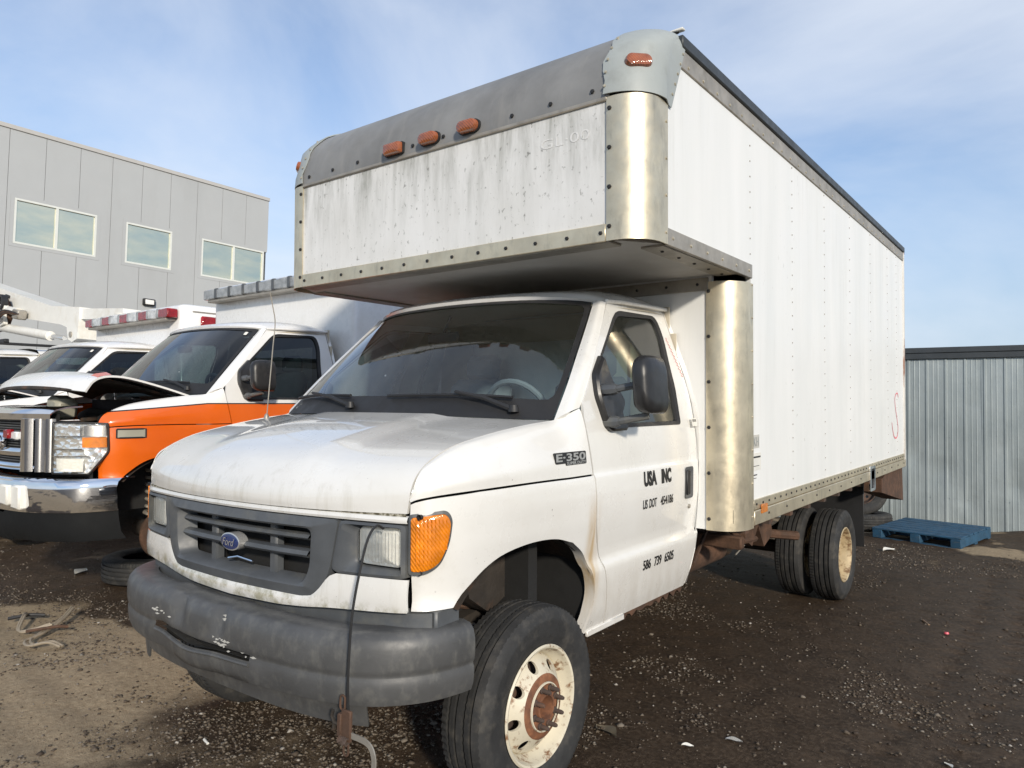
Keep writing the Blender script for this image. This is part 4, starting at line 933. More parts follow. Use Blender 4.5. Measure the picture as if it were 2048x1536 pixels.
def oval(par, x0, y0, z0, a, b, txt=True, mats=(MT['silver'], MT['blue'])):
    el = lambda f, d: [(x0+a*f*math.cos(t), y0-d, z0+b*(f if f == 1 else (1-(1-f)*a/b))*math.sin(t)) for t in np.linspace(0, 2*math.pi, 36, endpoint=False)]
    e = MB(); e.ring(el(1, -.03), el(1, .008)); e.ring(el(1, .008), el(.93, .010)); em = e.build('emblem', mats[0], par)
    f = MB(); f.ring(el(.93, .0095), el(.6, .014)); f.fan(el(.6, .014)); f.build('emblem_face', mats[1], em)
    if txt:
        v, fc = text_mesh('Ford', 1., .35); w, h = v[:, 0].max(), v[:, 1].max()
        MB().add([(x0-a*.62+1.24*a*p[0]/w, y0-.0165, z0-b*.42+.84*b*p[1]/h) for p in v], fc).build('emblem_script', MT['silver'], em, recalc=False)
oval(TR, 0, yfront(0)-.010, .955, .066, .034)
# headlamps and bezels
for sx in (1, -1):
    o_ = [(.594, 1.083), (.864, 1.083), (.864, .908), (.585, .902), (.556, .915)]; i_ = [(.652, 1.072), (.846, 1.074), (.846, .932), (.652, .935), (.652, .95)]
    c = np.array((.74, .995)); O = byang(rpoly(o_, .012, 4), c, 100); I = byang(rpoly([i_[0], i_[1], i_[2], i_[3]], .022, 4), c, 100)
    B = MB(); Q = lambda L, d: [(lambda p: (sx*p[0], p[1], p[2]))(fpt(*p, d)) for p in L]
    mid = I+(I-c)*np.array((.10, .06))
    B.ring(Q(O, -.02), Q(O, .010)); B.ring(Q(O, .010), Q(O*.9+c*.1, .014)); B.ring(Q(O*.9+c*.1, .014), Q(mid, -.006)); B.ring(Q(mid, -.006), Q(I, -.018)); B.ring(Q(I, -.018), Q(I, -.05))
    bz = fb(B, 'headlamp_bezel', MT['plastic'])
    H = link('headlamp', None, parent=TR); J = byang(rpoly([(.658, 1.066), (.840, 1.068), (.840, .938), (.658, .941)], .024, 4), c, 60)
    r = MB(); Qs = [Q(c+(J-c)*f, -d) for f, d in ((1, .016), (.92, .017), (.80, .018), (.55, .019), (.2, .020))]; r.grid(Qs, wrap=True); r.fan(Qs[-1]); fb(r, 'reflector', MT['headlens'], H)
    r = MB(); Qs = [Q(c+(J-c)*f, -d) for f, d in ((1.03, .022), (1.0, .012), (.94, .004), (.6, -.002), (.1, -.004))]; r.grid(Qs, wrap=True); r.fan(Qs[-1]); fb(r, 'headlamp_lens', MT['lens'], H)
    r = MB()
    for k in range(13):
        xk = .668+.0135*k; r.tube([(sx*xk, yfront(xk)+.008, z) for z in (.95, 1.055)], .0012, 5)
    fb(r, 'lens_fluting', MT['headlens'], H) 
    # corner turn signal
    s0, s1 = s_x(.868), s_y(-.862); z_ = lambda a: a
    out_ = [(s0, .922), (s0, 1.118), (s1+.02, 1.132), (s1, 1.10), (s1+.010, 1.02), (s1+.045, .948), (s1+.095, .922)]
    Po = rpoly(out_, [.012, .012, .03, .03, .05, .05, .03], 5); cc = Po.mean(0); sh = lambda f: cc+(Po-cc)*f
    T = MB(); bp = lambda L, d: [body(p[0], p[1], d-(xs(p[1])-1.0), sx) for p in L]
    T.ring(bp(sh(1.0), -.01), bp(sh(1.0), .006)); T.ring(bp(sh(1.0), .006), bp(sh(.90), .008)); ts = link('turn_signal', None, parent=TR)
    fb(T, 'lamp_gasket', MT['plastic'], ts)
    T = MB(); Qs = [bp(sh(f), d) for f, d in ((.90, .004), (.885, .009), (.82, .012), (.5, .014), (.1, .014))]; T.grid(Qs, wrap=True); T.fan(Qs[-1]); fb(T, 'amber_lens', MT['amber'], ts)
    T = MB()
    for k in range(9):
        f = .12+.095*k; zz0, zz1 = .955+.012*max(0, k-4), 1.105; ss = s0+(s1-s0)*f*.85-.012; T.tube([body(ss, z, .013-.002*f-(xs(z)-1.0), sx) for z in np.linspace(zz0, zz1, 6)], .003, 5)
    fb(T, 'amber_ribs', MT['amber'], ts)
    for zz in (1.112, .930): fb(MB().lathe([(0, .016), (.008, .014), (.010, 0)], 8, 'Y', body(s0-.035, zz, .02, sx)), 'lamp_screw', MT['black'], ts)
# filler between body and bumper
def fil(x, z, d):
    s = s_x(min(.93, abs(x))); p = body(s, 1.1, d, 1); return (math.copysign(p[0], x), p[1], z)
fb(MB().grid([[fil(x, z, d) for x in np.linspace(-.93, .93, 50)] for z, d in ((.80, -.05), (.79, -.022), (.70, -.02))]), 'bumper_filler', MT['plastic'])
for sx in (1, -1): fb(MB().box(sx*.83, sx*.925, -.90, -.78, .70, .80, .008), 'filler_end', MT['plastic'])
# bumper
BP_ = crv([(0, -1.205), (.35, -1.196), (.6, -1.165), (.78, -1.108), (.885, -1.025), (.945, -.93), (.972, -.83), (.978, -.77)], 8); BP_ = np.vstack([BP_[::-1]*(-1, 1), BP_[1:]]); BP_ = resamp(BP_, 121)
bt = np.gradient(BP_, axis=0); bt /= np.linalg.norm(bt, axis=1, keepdims=True); bn = np.stack([bt[:, 1], -bt[:, 0]], 1)
prof = [(-.12, .742), (-.05, .746), (-.018, .740), (-.002, .722), (.006, .695), (.007, .66), (.006, .634), (.003, .620), (-.002, .612), (-.002, .604), (.002, .596), (.002, .57), (-.002, .54), (-.012, .515), (-.05, .500), (-.10, .495)]
def bump_pt(i, d, z):
    x, y = BP_[i]+bn[i]*d; dent = 0
    for dx, dz, w, a in ((-.16, .70, .045, .030), (.13, .71, .032, .026), (.02, .56, .22, -.016), (-.30, .55, .10, .014)): dent += a*math.exp(-((x-dx)/w)**2-((z-dz)/.065)**2)
    sag = -.016*math.exp(-((x+.02)/.25)**2)*(1 if z < .6 else 0)+.006*math.sin(x*13)*(1 if z < .6 else 0)*math.exp(-(x/.3)**2)
    return (x, y+dent, z+sag+.010*math.exp(-((x+.3)/.06)**2)*(z > .6))
bm_ = MB(); V = [[bump_pt(i, d, z) for i in range(len(BP_))] for d, z in prof]; nc = len(BP_); F = []
for r in range(len(prof)-1):
    for j in range(nc-1):
        if r == 8 or r == 9:
            if abs((BP_[j][0]+BP_[j+1][0])/2+.02) < .335: continue
        F.append((r*nc+j, r*nc+j+1, (r+1)*nc+j+1, (r+1)*nc+j))
slot = [[bump_pt(i, -.010 if k else -.016, z) for i in range(nc) if abs(BP_[i][0]+.02) < .345] for k, z in ((0, .620), (1, .596))]
bm_.add(np.array(V).reshape(-1, 3), F)
for e in (0, nc-1): bm_.add([V[r][e] for r in range(len(prof))], [tuple(range(len(prof)))])
for z_, dz in ((.612, .0), (.596, -.012)): # returned edges of the slot
    a = [bump_pt(i, -.014, z_) for i in range(nc) if abs(BP_[i][0]+.02) < .338]; bm_.grid([a, [(p[0], p[1]+.05, p[2]+dz) for p in a]])
BU = fb(bm_, 'bumper', MT['bumper'], recalc=False, sharp=45)
fb(MB().tube([np.array(bump_pt(i, .004, .590))-(0, 0, .006) for i in range(nc) if abs(BP_[i][0]+.02) < .36], .007, 8), 'slot_lower_lip', MT['bumper'], BU)
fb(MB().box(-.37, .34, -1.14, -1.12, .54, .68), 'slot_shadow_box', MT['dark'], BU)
va = MB(); idx = [i for i in range(nc) if -.78 < BP_[i][0] < .80]
va.panel(np.array([[(lambda p: (p[0], p[1], z-(.05 if (BP_[i][0] < -.66 and k == 3) else 0)))(np.r_[BP_[i]+bn[i]*d, 0]) for i in idx] for k, (d, z) in enumerate(((-.05, .53), (-.062, .50), (-.075, .46), (-.085, .425)))]), .008)
fb(va, 'air_dam', MT['bumper'], BU, recalc=False)
# scuffs: bare plastic showing on the bumper
rs = random.Random(3)
for (xa, xb, z0, n) in ((-.36, -.20, .655, 9), (.06, .20, .628, 14), (.14, .17, .71, 6), (.20, .36, .612, 5)):
    s = MB()
    for k in range(n):
        x = rs.uniform(xa, xb); i = int(np.argmin(abs(BP_[:, 0]-x))); d = float(np.interp(-z0, [-q[1] for q in prof], [q[0] for q in prof])); p = np.array(bump_pt(i, d+.0015, z0+rs.uniform(-.012, .012))); l = rs.uniform(.006, .022)
        s.add([p+(-l, .0004*0, -.002), p+(0, -.001, -.004), p+(l, 0, .001), p+(.2*l, -.001, .004)], [(0, 1, 2, 3)])
    fb(s, 'bumper_scuff', MT['ghost'], BU, recalc=False)
# door lettering, badge, stickers
DR = cab[1]
for tx, ya, yb, za, zb, bo in (('USA', .422, .555, 1.103, 1.176, .055), ('INC', .607, .715, 1.103, 1.176, .055), ('US', .417, .462, .998, 1.042, .018), ('DOT', .482, .558, .998, 1.042, .018), ('454186', .602, .742, .998, 1.042, .018),
                               ('586', .436, .515, .708, .756, .022), ('739', .552, .628, .708, .756, .022), ('6505', .664, .765, .708, .756, .022)):
    side_text('lettering', DR, tx, ya, yb, za, zb, MT['black_text'], bold=bo)
P = [(-.302, 1.300), (-.072, 1.300), (-.068, 1.247), (-.225, 1.247), (-.225, 1.256), (-.298, 1.256)]; b = MB(); Pr = rpoly(P, .008, 3)
def bside(y, z, off): # badge lies on the fender flank
    return (float(np.interp(y, [-.5, -.3, -.1], [.984, .987, .986]))+off-(z-1.20)*.04, y, z)
b.ring([bside(*p, -.004) for p in Pr], [bside(*p, .006) for p in Pr]); b.add([bside(*p, .006) for p in Pr], [tuple(range(len(Pr)))]); bd = b.build('model_badge', MT['badge_black'], TR)
for tx, y0, y1, z0, z1, bo in (('E·350', -.296, -.077, 1.264, 1.296, .03), ('SUPER DUTY', -.220, -.074, 1.2495, 1.2615, .03)):
    v, f = text_mesh(tx, 1., bold=bo); w, h = v[:, 0].max(), v[:, 1].max(); MB().add([bside(y0+(y1-y0)*p[0]/w, z0+(z1-z0)*p[1]/h, .0075) for p in v], f).build('badge_lettering', MT['silver'], bd, recalc=False)
# pink S and faded decals on the cargo side, barcode sticker and red scribble behind the door
def ribbon(P, wdt, x, mat, name, n=8):
    C_ = crv(P, n); T = np.gradient(C_, axis=0); T /= np.linalg.norm(T, axis=1, keepdims=True); q = np.stack([-T[:, 1], T[:, 0]], 1)*wdt/2
    return MB().grid([[(x, *p) for p in C_+q], [(x, *p) for p in C_-q]]).build(name, mat, TR, recalc=False)
ribbon([(5.57, 1.56), (5.52, 1.60), (5.43, 1.585), (5.38, 1.53), (5.42, 1.44), (5.50, 1.33), (5.545, 1.24), (5.50, 1.17), (5.42, 1.15), (5.33, 1.17), (5.26, 1.24), (5.22, 1.31)], .014, W+.003, MT['pink_scribble'], 'pink_letter')
MB().box(W, W+.002, 1.276, 1.375, 1.252, 1.325).build('decal_residue', MT['ghost'], TR)
v, f = text_mesh('KH', 1.); MB().add([(W+.0035, 1.285+.075*p[0]/v[:, 0].max(), 1.262+.05*p[1]/v[:, 1].max()) for p in v], f).build('decal_residue', MT['cap_grey'], TR, recalc=False)
MB().box(W, W+.002, 1.275, 1.40, 1.13, 1.225).build('decal', MT['paper'], TR)
for z0, z1, y1 in ((1.198, 1.207, 1.392), (1.152, 1.155, 1.37), (1.102, 1.108, 1.335), (1.086, 1.089, 1.325)): MB().box(W+.002, W+.003, 1.279, y1, z0, z1).build('decal_line', MT['black_text'], TR)
st = MB().box(1.001, 1.004, 1.064, 1.0645, 1.378, 1.418) if False else None
def post_pt(y, z, o=.003): return (float(np.interp(z, [1.0, 1.24, 1.375, 1.5, 1.627, 1.85], [1.0, 1.002, 1.0, .978, .955, .89]))+o, y, z)
sk = MB().grid([[post_pt(y, z) for y in (.975, 1.04)] for z in (1.375, 1.418)]); sk.build('barcode_sticker', MT['paper'], TR, recalc=False)
for k in range(7): MB().grid([[post_pt(.985+.007*k+e, z, .004) for e in (0, .003)] for z in (1.398, 1.412)]).build('barcode_bar', MT['black_text'], TR, recalc=False)
rng = random.Random(5); pts = []
for k in range(34):
    t = k/33; z = 1.85-.21*t; y = .95+.07*t+(.006+.008*t)*math.sin(k*2.1); pts.append((y, z))
MB().tube([(xs(p[1])+.003, p[0]-.0, p[1]) for p in pts], .0012, 4).build('red_scribble', MT['red_scribble'], TR)
# faint lettering left on the front panel
v, f = text_mesh('GL·00', 1.); MB().add([(.70+.26*p[0]/v[:, 0].max(), -.0015, 2.640+.045*p[1]/v[:, 1].max()) for p in v], f).build('ghost_lettering', MT['ghost_text'], TR, recalc=False)
an = MB(); ab = (-.88, -.348, 1.40); an.tube(crv([ab, (-.88, -.335, 1.55), (-.882, -.312, 1.80), (-.878, -.303, 1.93), (-.88, -.318, 2.02), (-.88, -.336, 2.094)], 5), .0032, 6); an.lathe([(.016, 0), (.012, .02), (.006, .03), (0, .03)], 10, 'Z', ab); an.build('whip_antenna', MT['alu_dull'], TR)
# rusty sill edge under the door
for sx in (1, -1):
    s = MB(); n = 40; A = []; B = []
    for k in range(n+1):
        y = .0+.95*k/n; j = .010*math.sin(k*1.7)+.006*math.sin(k*4.3); A.append((sx*.955, y, .545)); B.append((sx*.948, y, .508+j))
    s.grid([A, B]); s.grid([B, [(p[0]-sx*.06, p[1], p[2]+.01) for p in B]]); s.build('rotten_sill', MT['rust'], TR)
    MB().box(sx*.952, sx*.966, -.02, .30, .508, .535, .004).build('sill_strip', MT['cab_white'], TR)
    MB().box(sx*.62, sx*.95, .0, 1.0, .535, .56).build('cab_underside', MT['under'], TR)
# hood release cable and rusty latch dangling over the bumper
LT = thing('hood_latch', 'rusty hood latch with curved lever dangling from a cable over the grey bumper', 'latch', loc=to_world((.80, -1.16, .50)))
def lp(P): return [tuple(np.array(to_world(p))-np.array(LT.location)) for p in P]
MB().tube(lp(crv([(.80, -1.02, 1.085), (.80, -1.05, 1.098), (.803, -1.09, 1.06), (.803, -1.125, .95), (.802, -1.15, .83), (.801, -1.16, .70), (.800, -1.162, .62), (.800, -1.16, .54)], 6)), .0042, 8).build('release_cable', MT['black'], LT)
lat = MB(); a = np.array(lp([(.80, -1.165, .50)])[0])
lat.box(-.022, .022, -.006, .006, -.05, .045, .003).map(lambda x, y, z: (x+a[0], y+a[1], z+a[2])); lat.box(a[0]-.034, a[0]-.016, a[1]-.012, a[1]+.010, a[2]-.04, a[2]+.03, .003); lat.build('latch_plate', MT['rust'], LT)
for dz, dx in ((.062, -.022), (-.072, .0)):
    q = rrect(-.011, .011, -.022, .022, .010, 4); MB().tube([(a[0]+dx+p[0], a[1], a[2]+dz+p[1]) for p in q], .0035, 6, closed=True).build('latch_eye', MT['rust'], LT)
sp = MB().tube([(a[0]-.018+.0022*k/2.0, a[1]-.012+.011*math.cos(k*1.2), a[2]-.045+.011*math.sin(k*1.2)) for k in range(36)], .0028, 5); sp.build('latch_spring', MT['rustbrown'], LT)
lv = crv([(.02, 0, -.028), (.06, -.002, -.026), (.095, -.004, -.027), (.118, -.004, -.040), (.130, -.004, -.068), (.130, -.004, -.10)], 5)
T = np.gradient(lv, axis=0); T /= np.linalg.norm(T, axis=1, keepdims=True); n_ = np.stack([-T[:, 2], T[:, 1]*0, T[:, 0]], 1)*.009
G = np.array([lv+n_, lv-n_]); G2 = G+np.array((0, .004, 0)); l = MB(); l.grid(G+a); l.grid(G2+a); l.ring(list(G[0]+a), list(G2[0]+a), closed=False); l.ring(list(G[1]+a), list(G2[1]+a), closed=False); l.build('latch_lever', MT['alu_dull'], LT)
hk = MB().tube([(a[0]-.03, a[1], a[2]-.01), (a[0]-.055, a[1]-.004, a[2]-.005), (a[0]-.068, a[1]-.004, a[2]+.012), (a[0]-.062, a[1]-.004, a[2]+.03)], .006, 6); hk.tube([(a[0]-.055, a[1]-.004, a[2]-.005), (a[0]-.06, a[1], a[2]-.03)], .007, 6); hk.build('latch_hook', MT['under'], LT)
# ------------------------------------------------------------------ ambulances beside the truck
def stripe_paint():
    m, t, p = newmat('white_over_orange_paint'); v = vec(t); sx_ = N(t, 'ShaderNodeSeparateXYZ'); t.links.new(v, sx_.inputs[0])
    y = N(t, 'ShaderNodeMapRange'); t.links.new(sx_.outputs[1], y.inputs[0]); y.inputs[1].default_value = -1.1; y.inputs[2].default_value = -.2; y.inputs[3].default_value = 1.285; y.inputs[4].default_value = 1.358
    k = mathn(t, 'GREATER_THAN', sx_.outputs[2], y.outputs[0]); k2 = mathn(t, 'GREATER_THAN', sx_.outputs[2], mathn(t, 'SUBTRACT', y.outputs[0], .009))
    w = mixc(t, ramp(t, noise(t, v, 3), .3, .7), (.74, .74, .73), (.80, .80, .79)); o = mixc(t, ramp(t, noise(t, v, 2), .3, .7), (.66, .105, .006), (.74, .135, .010))
    o = mixc(t, k2, o, (.02, .02, .02)); c = mixc(t, k, o, w); t.links.new(c, p.inputs['Base Color']); p.inputs['Roughness'].default_value = .25; p.inputs['Coat Weight'].default_value = .6; p.inputs['Coat Roughness'].default_value = .06; return m
MT['amb_paint'] = stripe_paint()
MT['bottle'] = pm('yellowed_plastic_bottle', (.33, .32, .26), .4)
D1 = np.array((-3.65, .535, .12)); D2 = np.array((-7.0, .67, .11))
def frame_of(D, name, label, cat, group): return thing(name, label, cat, group, loc=to_world(D), rot=(RAKE, 0, 0))
def curve_f(pts): P = crv(pts, 10); return lambda x: float(np.interp(abs(x), P[:, 0], P[:, 1]))
def new_nose(par):
    """chrome three-bar face, tall headlamps, chrome bumper of the later cab"""
    gy = curve_f([(0, -1.285), (.2, -1.275), (.4, -1.24), (.55, -1.195), (.66, -1.165), (.75, -1.14)])
    G = link('chrome_grille', None, parent=par); ch = MT['chrome']
    t_ = MB(); X_ = np.linspace(-.64, .64, 41)
    t_.panel(np.array([[(x, gy(x)+d, z) for x in X_] for d, z in ((.20, 1.325), (.10, 1.318), (.03, 1.300), (.0, 1.275), (.0, 1.235))]), .01); t_.build('grille_top', ch, G, recalc=False)
    for sx in (1, -1):
        for a, b, o in ((.40, .475, .0), (.525, .56, .015), (.60, .64, .03)):
            m = MB(); m.panel(np.array([[(sx*(a+(b-a)*k), gy(a+(b-a)*k)+o-.035*math.sin(k*math.pi), z) for k in np.linspace(0, 1, 7)] for z in np.linspace(.875, 1.245, 6)]), .02, flip=(sx > 0)); m.build('grille_bar', ch, G, recalc=False)
    for z0, z1, o in ((.880, .925, .0), (.975, 1.03, .01), (1.095, 1.135, .01)):
        if z0 > 1.09: xr = (-.36, .36)
        else: xr = (-.50, .50) if z0 < .9 else (-.36, .36)
        MB().panel(np.array([[(x, gy(x)+o-.012*math.sin(k*math.pi), z0+(z1-z0)*k) for x in np.linspace(*xr, 21)] for k in np.linspace(0, 1, 5)]), .02).build('grille_bar', ch, G, recalc=False)
    for z in np.arange(.90, 1.27, .018): MB().grid([[(x, gy(x)+.035, z+e) for x in np.linspace(-.5, .5, 15)] for e in (0, .006)]).build('mesh_wire', MT['plastic'], G)
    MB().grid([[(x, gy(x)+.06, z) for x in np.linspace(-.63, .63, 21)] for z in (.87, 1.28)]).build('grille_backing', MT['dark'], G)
    el = lambda f, d: [(.095*f*math.cos(t), gy(0)-d, 1.065+.055*f*math.sin(t)) for t in np.linspace(0, 2*math.pi, 28, endpoint=False)]
    e = MB(); e.ring(el(1, -.02), el(1, .012)); e.ring(el(1, .012), el(.8, .016)); e.ring(el(.8, .016), el(.6, .004)); e.ring(el(.6, .004), el(.3, .018)); e.fan(el(.3, .018)); e.build('grille_emblem', ch, G)
    MB().box(.16, .255, gy(.2)-.035, gy(.2)+.01, 1.10, 1.165, .008).build('grille_strobe', MT['red_lens'], G); MB().box(.255, .36, gy(.3)-.030, gy(.3)+.01, 1.095, 1.15, .008).build('strobe_bracket', MT['amb_white'], G)
    for sx in (1, -1):
        pl = crv([(.655, -1.172), (.76, -1.135), (.86, -1.06), (.925, -.965), (.948, -.915)], 8); pl = resamp(pl, 40)
        def hp(t, z, o=0.): 
            p = np.array([np.interp(t, np.linspace(0, 1, 40), pl[:, k]) for k in (0, 1)]); n = np.array((.72, -.69)); p = p+n*o; return (sx*p[0], p[1], z)
        O = rpoly([(0.02, .868), (0.02, 1.222), (.97, 1.214), (.99, 1.02), (.70, .866)], .03, 5); c = O.mean(0); sh = lambda f: c+(O-c)*f
        H = link('headlamp', None, parent=par)
        b = MB(); b.ring([hp(*p, -.03) for p in sh(1.03)], [hp(*p, .002) for p in sh(1.03)]); b.ring([hp(*p, .002) for p in sh(1.03)], [hp(*p, .004) for p in sh(.97)]); b.build('lamp_edge', MT['black'], H)
        b = MB(); Q = [[hp(*p, d) for p in sh(f)] for f, d in ((.99, .006), (.97, .018), (.85, .024), (.4, .028), (.05, .028))]; b.grid(Q, wrap=True); b.fan(Q[-1]); b.build('lamp_lens', MT['lens'], H)
        b = MB(); Q = [[hp(*p, d) for p in sh(f)] for f, d in ((.97, -.004), (.7, -.02), (.05, -.02))]; b.grid(Q, wrap=True); b.fan(Q[-1]); b.build('lamp_reflector', MT['facet'], H)
        for z0, z1, t0, t1, mt, o in ((1.05, 1.12, .60, .97, 'amber', .010), (.885, .975, .15, .62, 'headlens', .012), (1.13, 1.20, .08, .56, 'facet', .006), (1.13, 1.20, .62, .95, 'chrome', .006), (1.125, 1.13, .05, .95, 'chrome', .010), (1.035, 1.042, .05, .6, 'chrome', .010), (.985, .992, .05, .7, 'chrome', .010)):
            MB().panel(np.array([[hp(t, z, o) for t in np.linspace(t0, t1, 9)] for z in (z0, (z0+z1)/2, z1)]), .01, flip=(sx < 0)).build('lamp_section', MT[mt], H, recalc=False)
    # bumper
    by = curve_f([(0, -1.345), (.3, -1.335), (.55, -1.29), (.75, -1.19), (.88, -1.06), (.955, -.86)]); xb = np.r_[-.955, np.linspace(-.94, .94, 61), .955]
    B = MB(); B.panel(np.array([[(x*(1-.06*max(0, .72-z)*(abs(x) > .85)), by(x)+d, z) for x in xb] for d, z in ((.12, .828), (.03, .822), (.004, .805), (-.006, .77), (.0, .70), (.002, .64), (.012, .608))]), .012); BB = B.build('chrome_bumper', ch, par, recalc=False)
    B = MB(); B.panel(np.array([[(x*.985, by(x)+d, z-.02*(abs(x) < .3)) for x in xb] for d, z in ((.012, .604), (.02, .54), (.035, .46), (.07, .405))]), .012); B.build('bumper_valance', MT['valance'], par, recalc=False)
    for sx in (1, -1):
        x = sx*.33; MB().box(x-.09, x+.09, by(.33)-.03, by(.33)+.02, .645, .785, .012).build('bumper_lamp_pocket', MT['paper'], BB)
        x = sx*.50; MB().box(x-.075, x+.075, by(.5)-.035, by(.5)+.03, .625, .79, .012).build('bumper_plate', MT['boom_white'], BB)
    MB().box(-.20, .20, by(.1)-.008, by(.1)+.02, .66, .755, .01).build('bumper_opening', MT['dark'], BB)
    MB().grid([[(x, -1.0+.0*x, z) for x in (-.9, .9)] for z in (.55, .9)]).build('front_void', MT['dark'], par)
def ambulance(D, label, paint, box, bar_kind, lift=25):
    A = frame_of(D, 'ambulance', label, 'ambulance', 'ambulances parked beside the box truck')
    cab_shell(A, paint, MT['dark_glass'], MT['dark_glass'], hood=False, roofmat=MT['amb_white'])
    new_nose(A); wipers(A); mirror(A, 1)
    # lifted hood, hinged at the cowl
    G = hood_grid(); th = R_(lift); hy, hz = -.30, 1.44
    def rot(x, y, z): a, b = y-hy, z-hz; return (x, hy+a*math.cos(th)+b*math.sin(th), hz+b*math.cos(th)-a*math.sin(th))
    h = MB().panel(G, .014).map(rot).build('raised_hood', MT['amb_white'], A, recalc=False)
    gi = G[4:-3, 2:-2].copy(); gi[:, :, 2] -= .035; MB().panel(gi, .02).map(rot).build('hood_liner', MT['under'], h, recalc=False)
    for sx in (1, -1): MB().grid([[rot(sx*x, y, z+.002) for (x, y, z) in [(q[0]*f, q[1], q[2]+e) for q in SEAM[1:5]]] for f, e in ((.985, .004), (.86, .028))]).build('hood_corner_stripe', MT['orange'] if paint is not MT['amb_white'] else MT['amb_white'], h, recalc=False)
    # engine bay
    e = MB().box(-.45, .45, -.85, -.30, .8, 1.20, .05); e.box(-.62, .62, -.98, -.92, .8, 1.22, .02); e.tube([(-.3, -.6, 1.24), (.1, -.7, 1.28), (.45, -.55, 1.25)], .04, 8); e.tube([(.2, -.8, 1.22), (.5, -.6, 1.27), (.6, -.4, 1.3)], .02, 8); e.build('engine', MT['under'], A)
    MB().box(.10, .30, -1.02, -.86, 1.24, 1.40, .03, Matrix.Rotation(.2, 3, 'Y')).build('washer_bottle', MT['bottle'], A)
    MB().box(.45, .72, -.80, -.55, 1.16, 1.27, .02).build('battery', MT['black'], A)
    x0, x1, y0, y1, z0, z1 = box
    P = rpoly([(x0, y0), (x1, y0), (x1, y1), (x0, y1)], .07, 5); m = MB()
    rows = [[(p[0], p[1], z0) for p in P], [(p[0], p[1], z1-.05) for p in P]]; c = P.mean(0); rows += [[(*(c+(p-c)*(1-.010*k*k)), z1-.05+.05*math.sin(k*.52)) for p in P] for k in (1, 2, 3)]
    m.grid(rows, wrap=True); m.fan(rows[-1]); m.fan(rows[0]); m.build('patient_module', MT['amb_white'], A)
    L = link('light_bar', None, parent=A); n = 9; xa, xb = x0+.02, x1-.02; w = (xb-xa)/n
    MB().box(xa+.08, xb-.08, y0-.13, y0+.0, z1-.215, z1-.185, .005).build('bar_shelf', MT['alu_dull'], L)
    for k in range(n):
        mt = (['grey_lens', 'grey_lens'] if bar_kind == 'grey' else ['red_lens', 'clear_fluted'])[k % 2]
        MB().box(xa+w*k+.012, xa+w*(k+1)-.012, y0-.145, y0-.01, z1-.185, z1-.075, .012).build('bar_lens', MT[mt], L)
        if k: MB().box(xa+w*k-.03, xa+w*k+.03, y0-.15, y0-.005, z1-.183, z1-.07, .01).build('bar_divider', MT['plastic'] if bar_kind == 'grey' else MT['grey_lens'], L)
    for yy in (y0+.25, y0+3.0): MB().box(x1-.005, x1+.035, yy, yy+.26, z1-.30, z1-.14, .02).build('side_strobe', MT['red_lens'], A)
    MB().box(x1-.002, x1+.012, y0+.15, y1-.3, z1-.10, z1-.085, .004).build('drip_rail', MT['alu_dull'], A)
    return A
b1 = (-1.37, 1.05, 1.165, 5.2, .45, 2.665)
A1 = ambulance(D1, 'white and orange ambulance with chrome grille, raised hood and no front wheel', MT['amb_paint'], b1, 'grey')
# stripped front corner of the nearer ambulance
for sx in (1,):
    d = MB().lathe([(.0, .05), (.06, .05), (.065, .0), (.19, .0), (.195, -.01), (.195, -.03), (.185, -.035), (.0, -.035)], 36, 'X', (.76, -.405, .36)); d.build('brake_disc', MT['rust'], A1)
    MB().tube([(.60+.075*math.sin(k*.7), -.42+.075*math.cos(k*.7), .48+.0062*k) for k in range(66)], .014, 6).build('coil_spring', MT['alu_dull'], A1)
    MB().box(.30, .72, -.47, -.36, .30, .42, .03).build('axle_beam', MT['under'], A1)
P_ = [(-.875, 1.176), (-.69, 1.172), (-.69, 1.112), (-.868, 1.114)]
mb = MB(); mb.panel(np.array([[body(s_y(y), z, .006+1.0-xs(z)) for y in np.linspace(-.872, -.69, 9)] for z in (1.113, 1.14, 1.174)]), .004); sp_ = mb.build('lamp_cutout', MT['bottle'], A1)
mb = MB(); mb.tube([body(s_y(y), z, .006+1.0-xs(z)) for y, z in [(q, 1.174) for q in np.linspace(-.872, -.69, 9)]+[(q, 1.113) for q in np.linspace(-.69, -.872, 9)]+[(-.872, 1.174)]], .006, 6); mb.build('cutout_rim', MT['black'], sp_)
for q in (-.70, .0): pass
b2 = (-1.20, 1.15, 1.08, 4.8, .45, 2.56)
A2 = ambulance(D2, 'white ambulance with red and clear light bar behind the orange-striped one', MT['amb_white'], b2, 'red', lift=22)
# small stickers at the top of the windscreens
for A in (A1, A2):
    MB().grid([[ws_pt(u, v, .006) for u in (.80, .86)] for v in (.88, .93)]).build('windscreen_sticker', MT['paper'], A)
def loose_wheel(name, label, loc, rot, tyre_only=False, group=None, s=1.0):
    w = thing(name, label, 'tyre' if tyre_only else 'wheel', group, loc, rot); w.scale = (s, s, s)
    tyre_mb().build('tyre', MT['tyre'], w, sharp=30)
    if not tyre_only:
        r = MB().lathe([(.222, .088), (.226, .096), (.218, .10), (.208, .085), (.203, .05), (.186, .03), (.18, -.02), (.215, -.09)], 48, 'X'); r.lathe([(.186, .03), (.176, .045)], 48, 'X')
        holed_disc(.10, .178, 8, .145, .02, lambda q: .045, r); r.lathe([(.10, .045), (.06, .05), (.055, .03), (.0, .03)], 32, 'X'); r.build('rim', MT['rustbrown'], w)
    return w
loose_wheel('tyre', 'worn tyre lying flat on the dirt under the orange ambulance', (-3.75, .42, .105), (0, R_(90), 0), True)
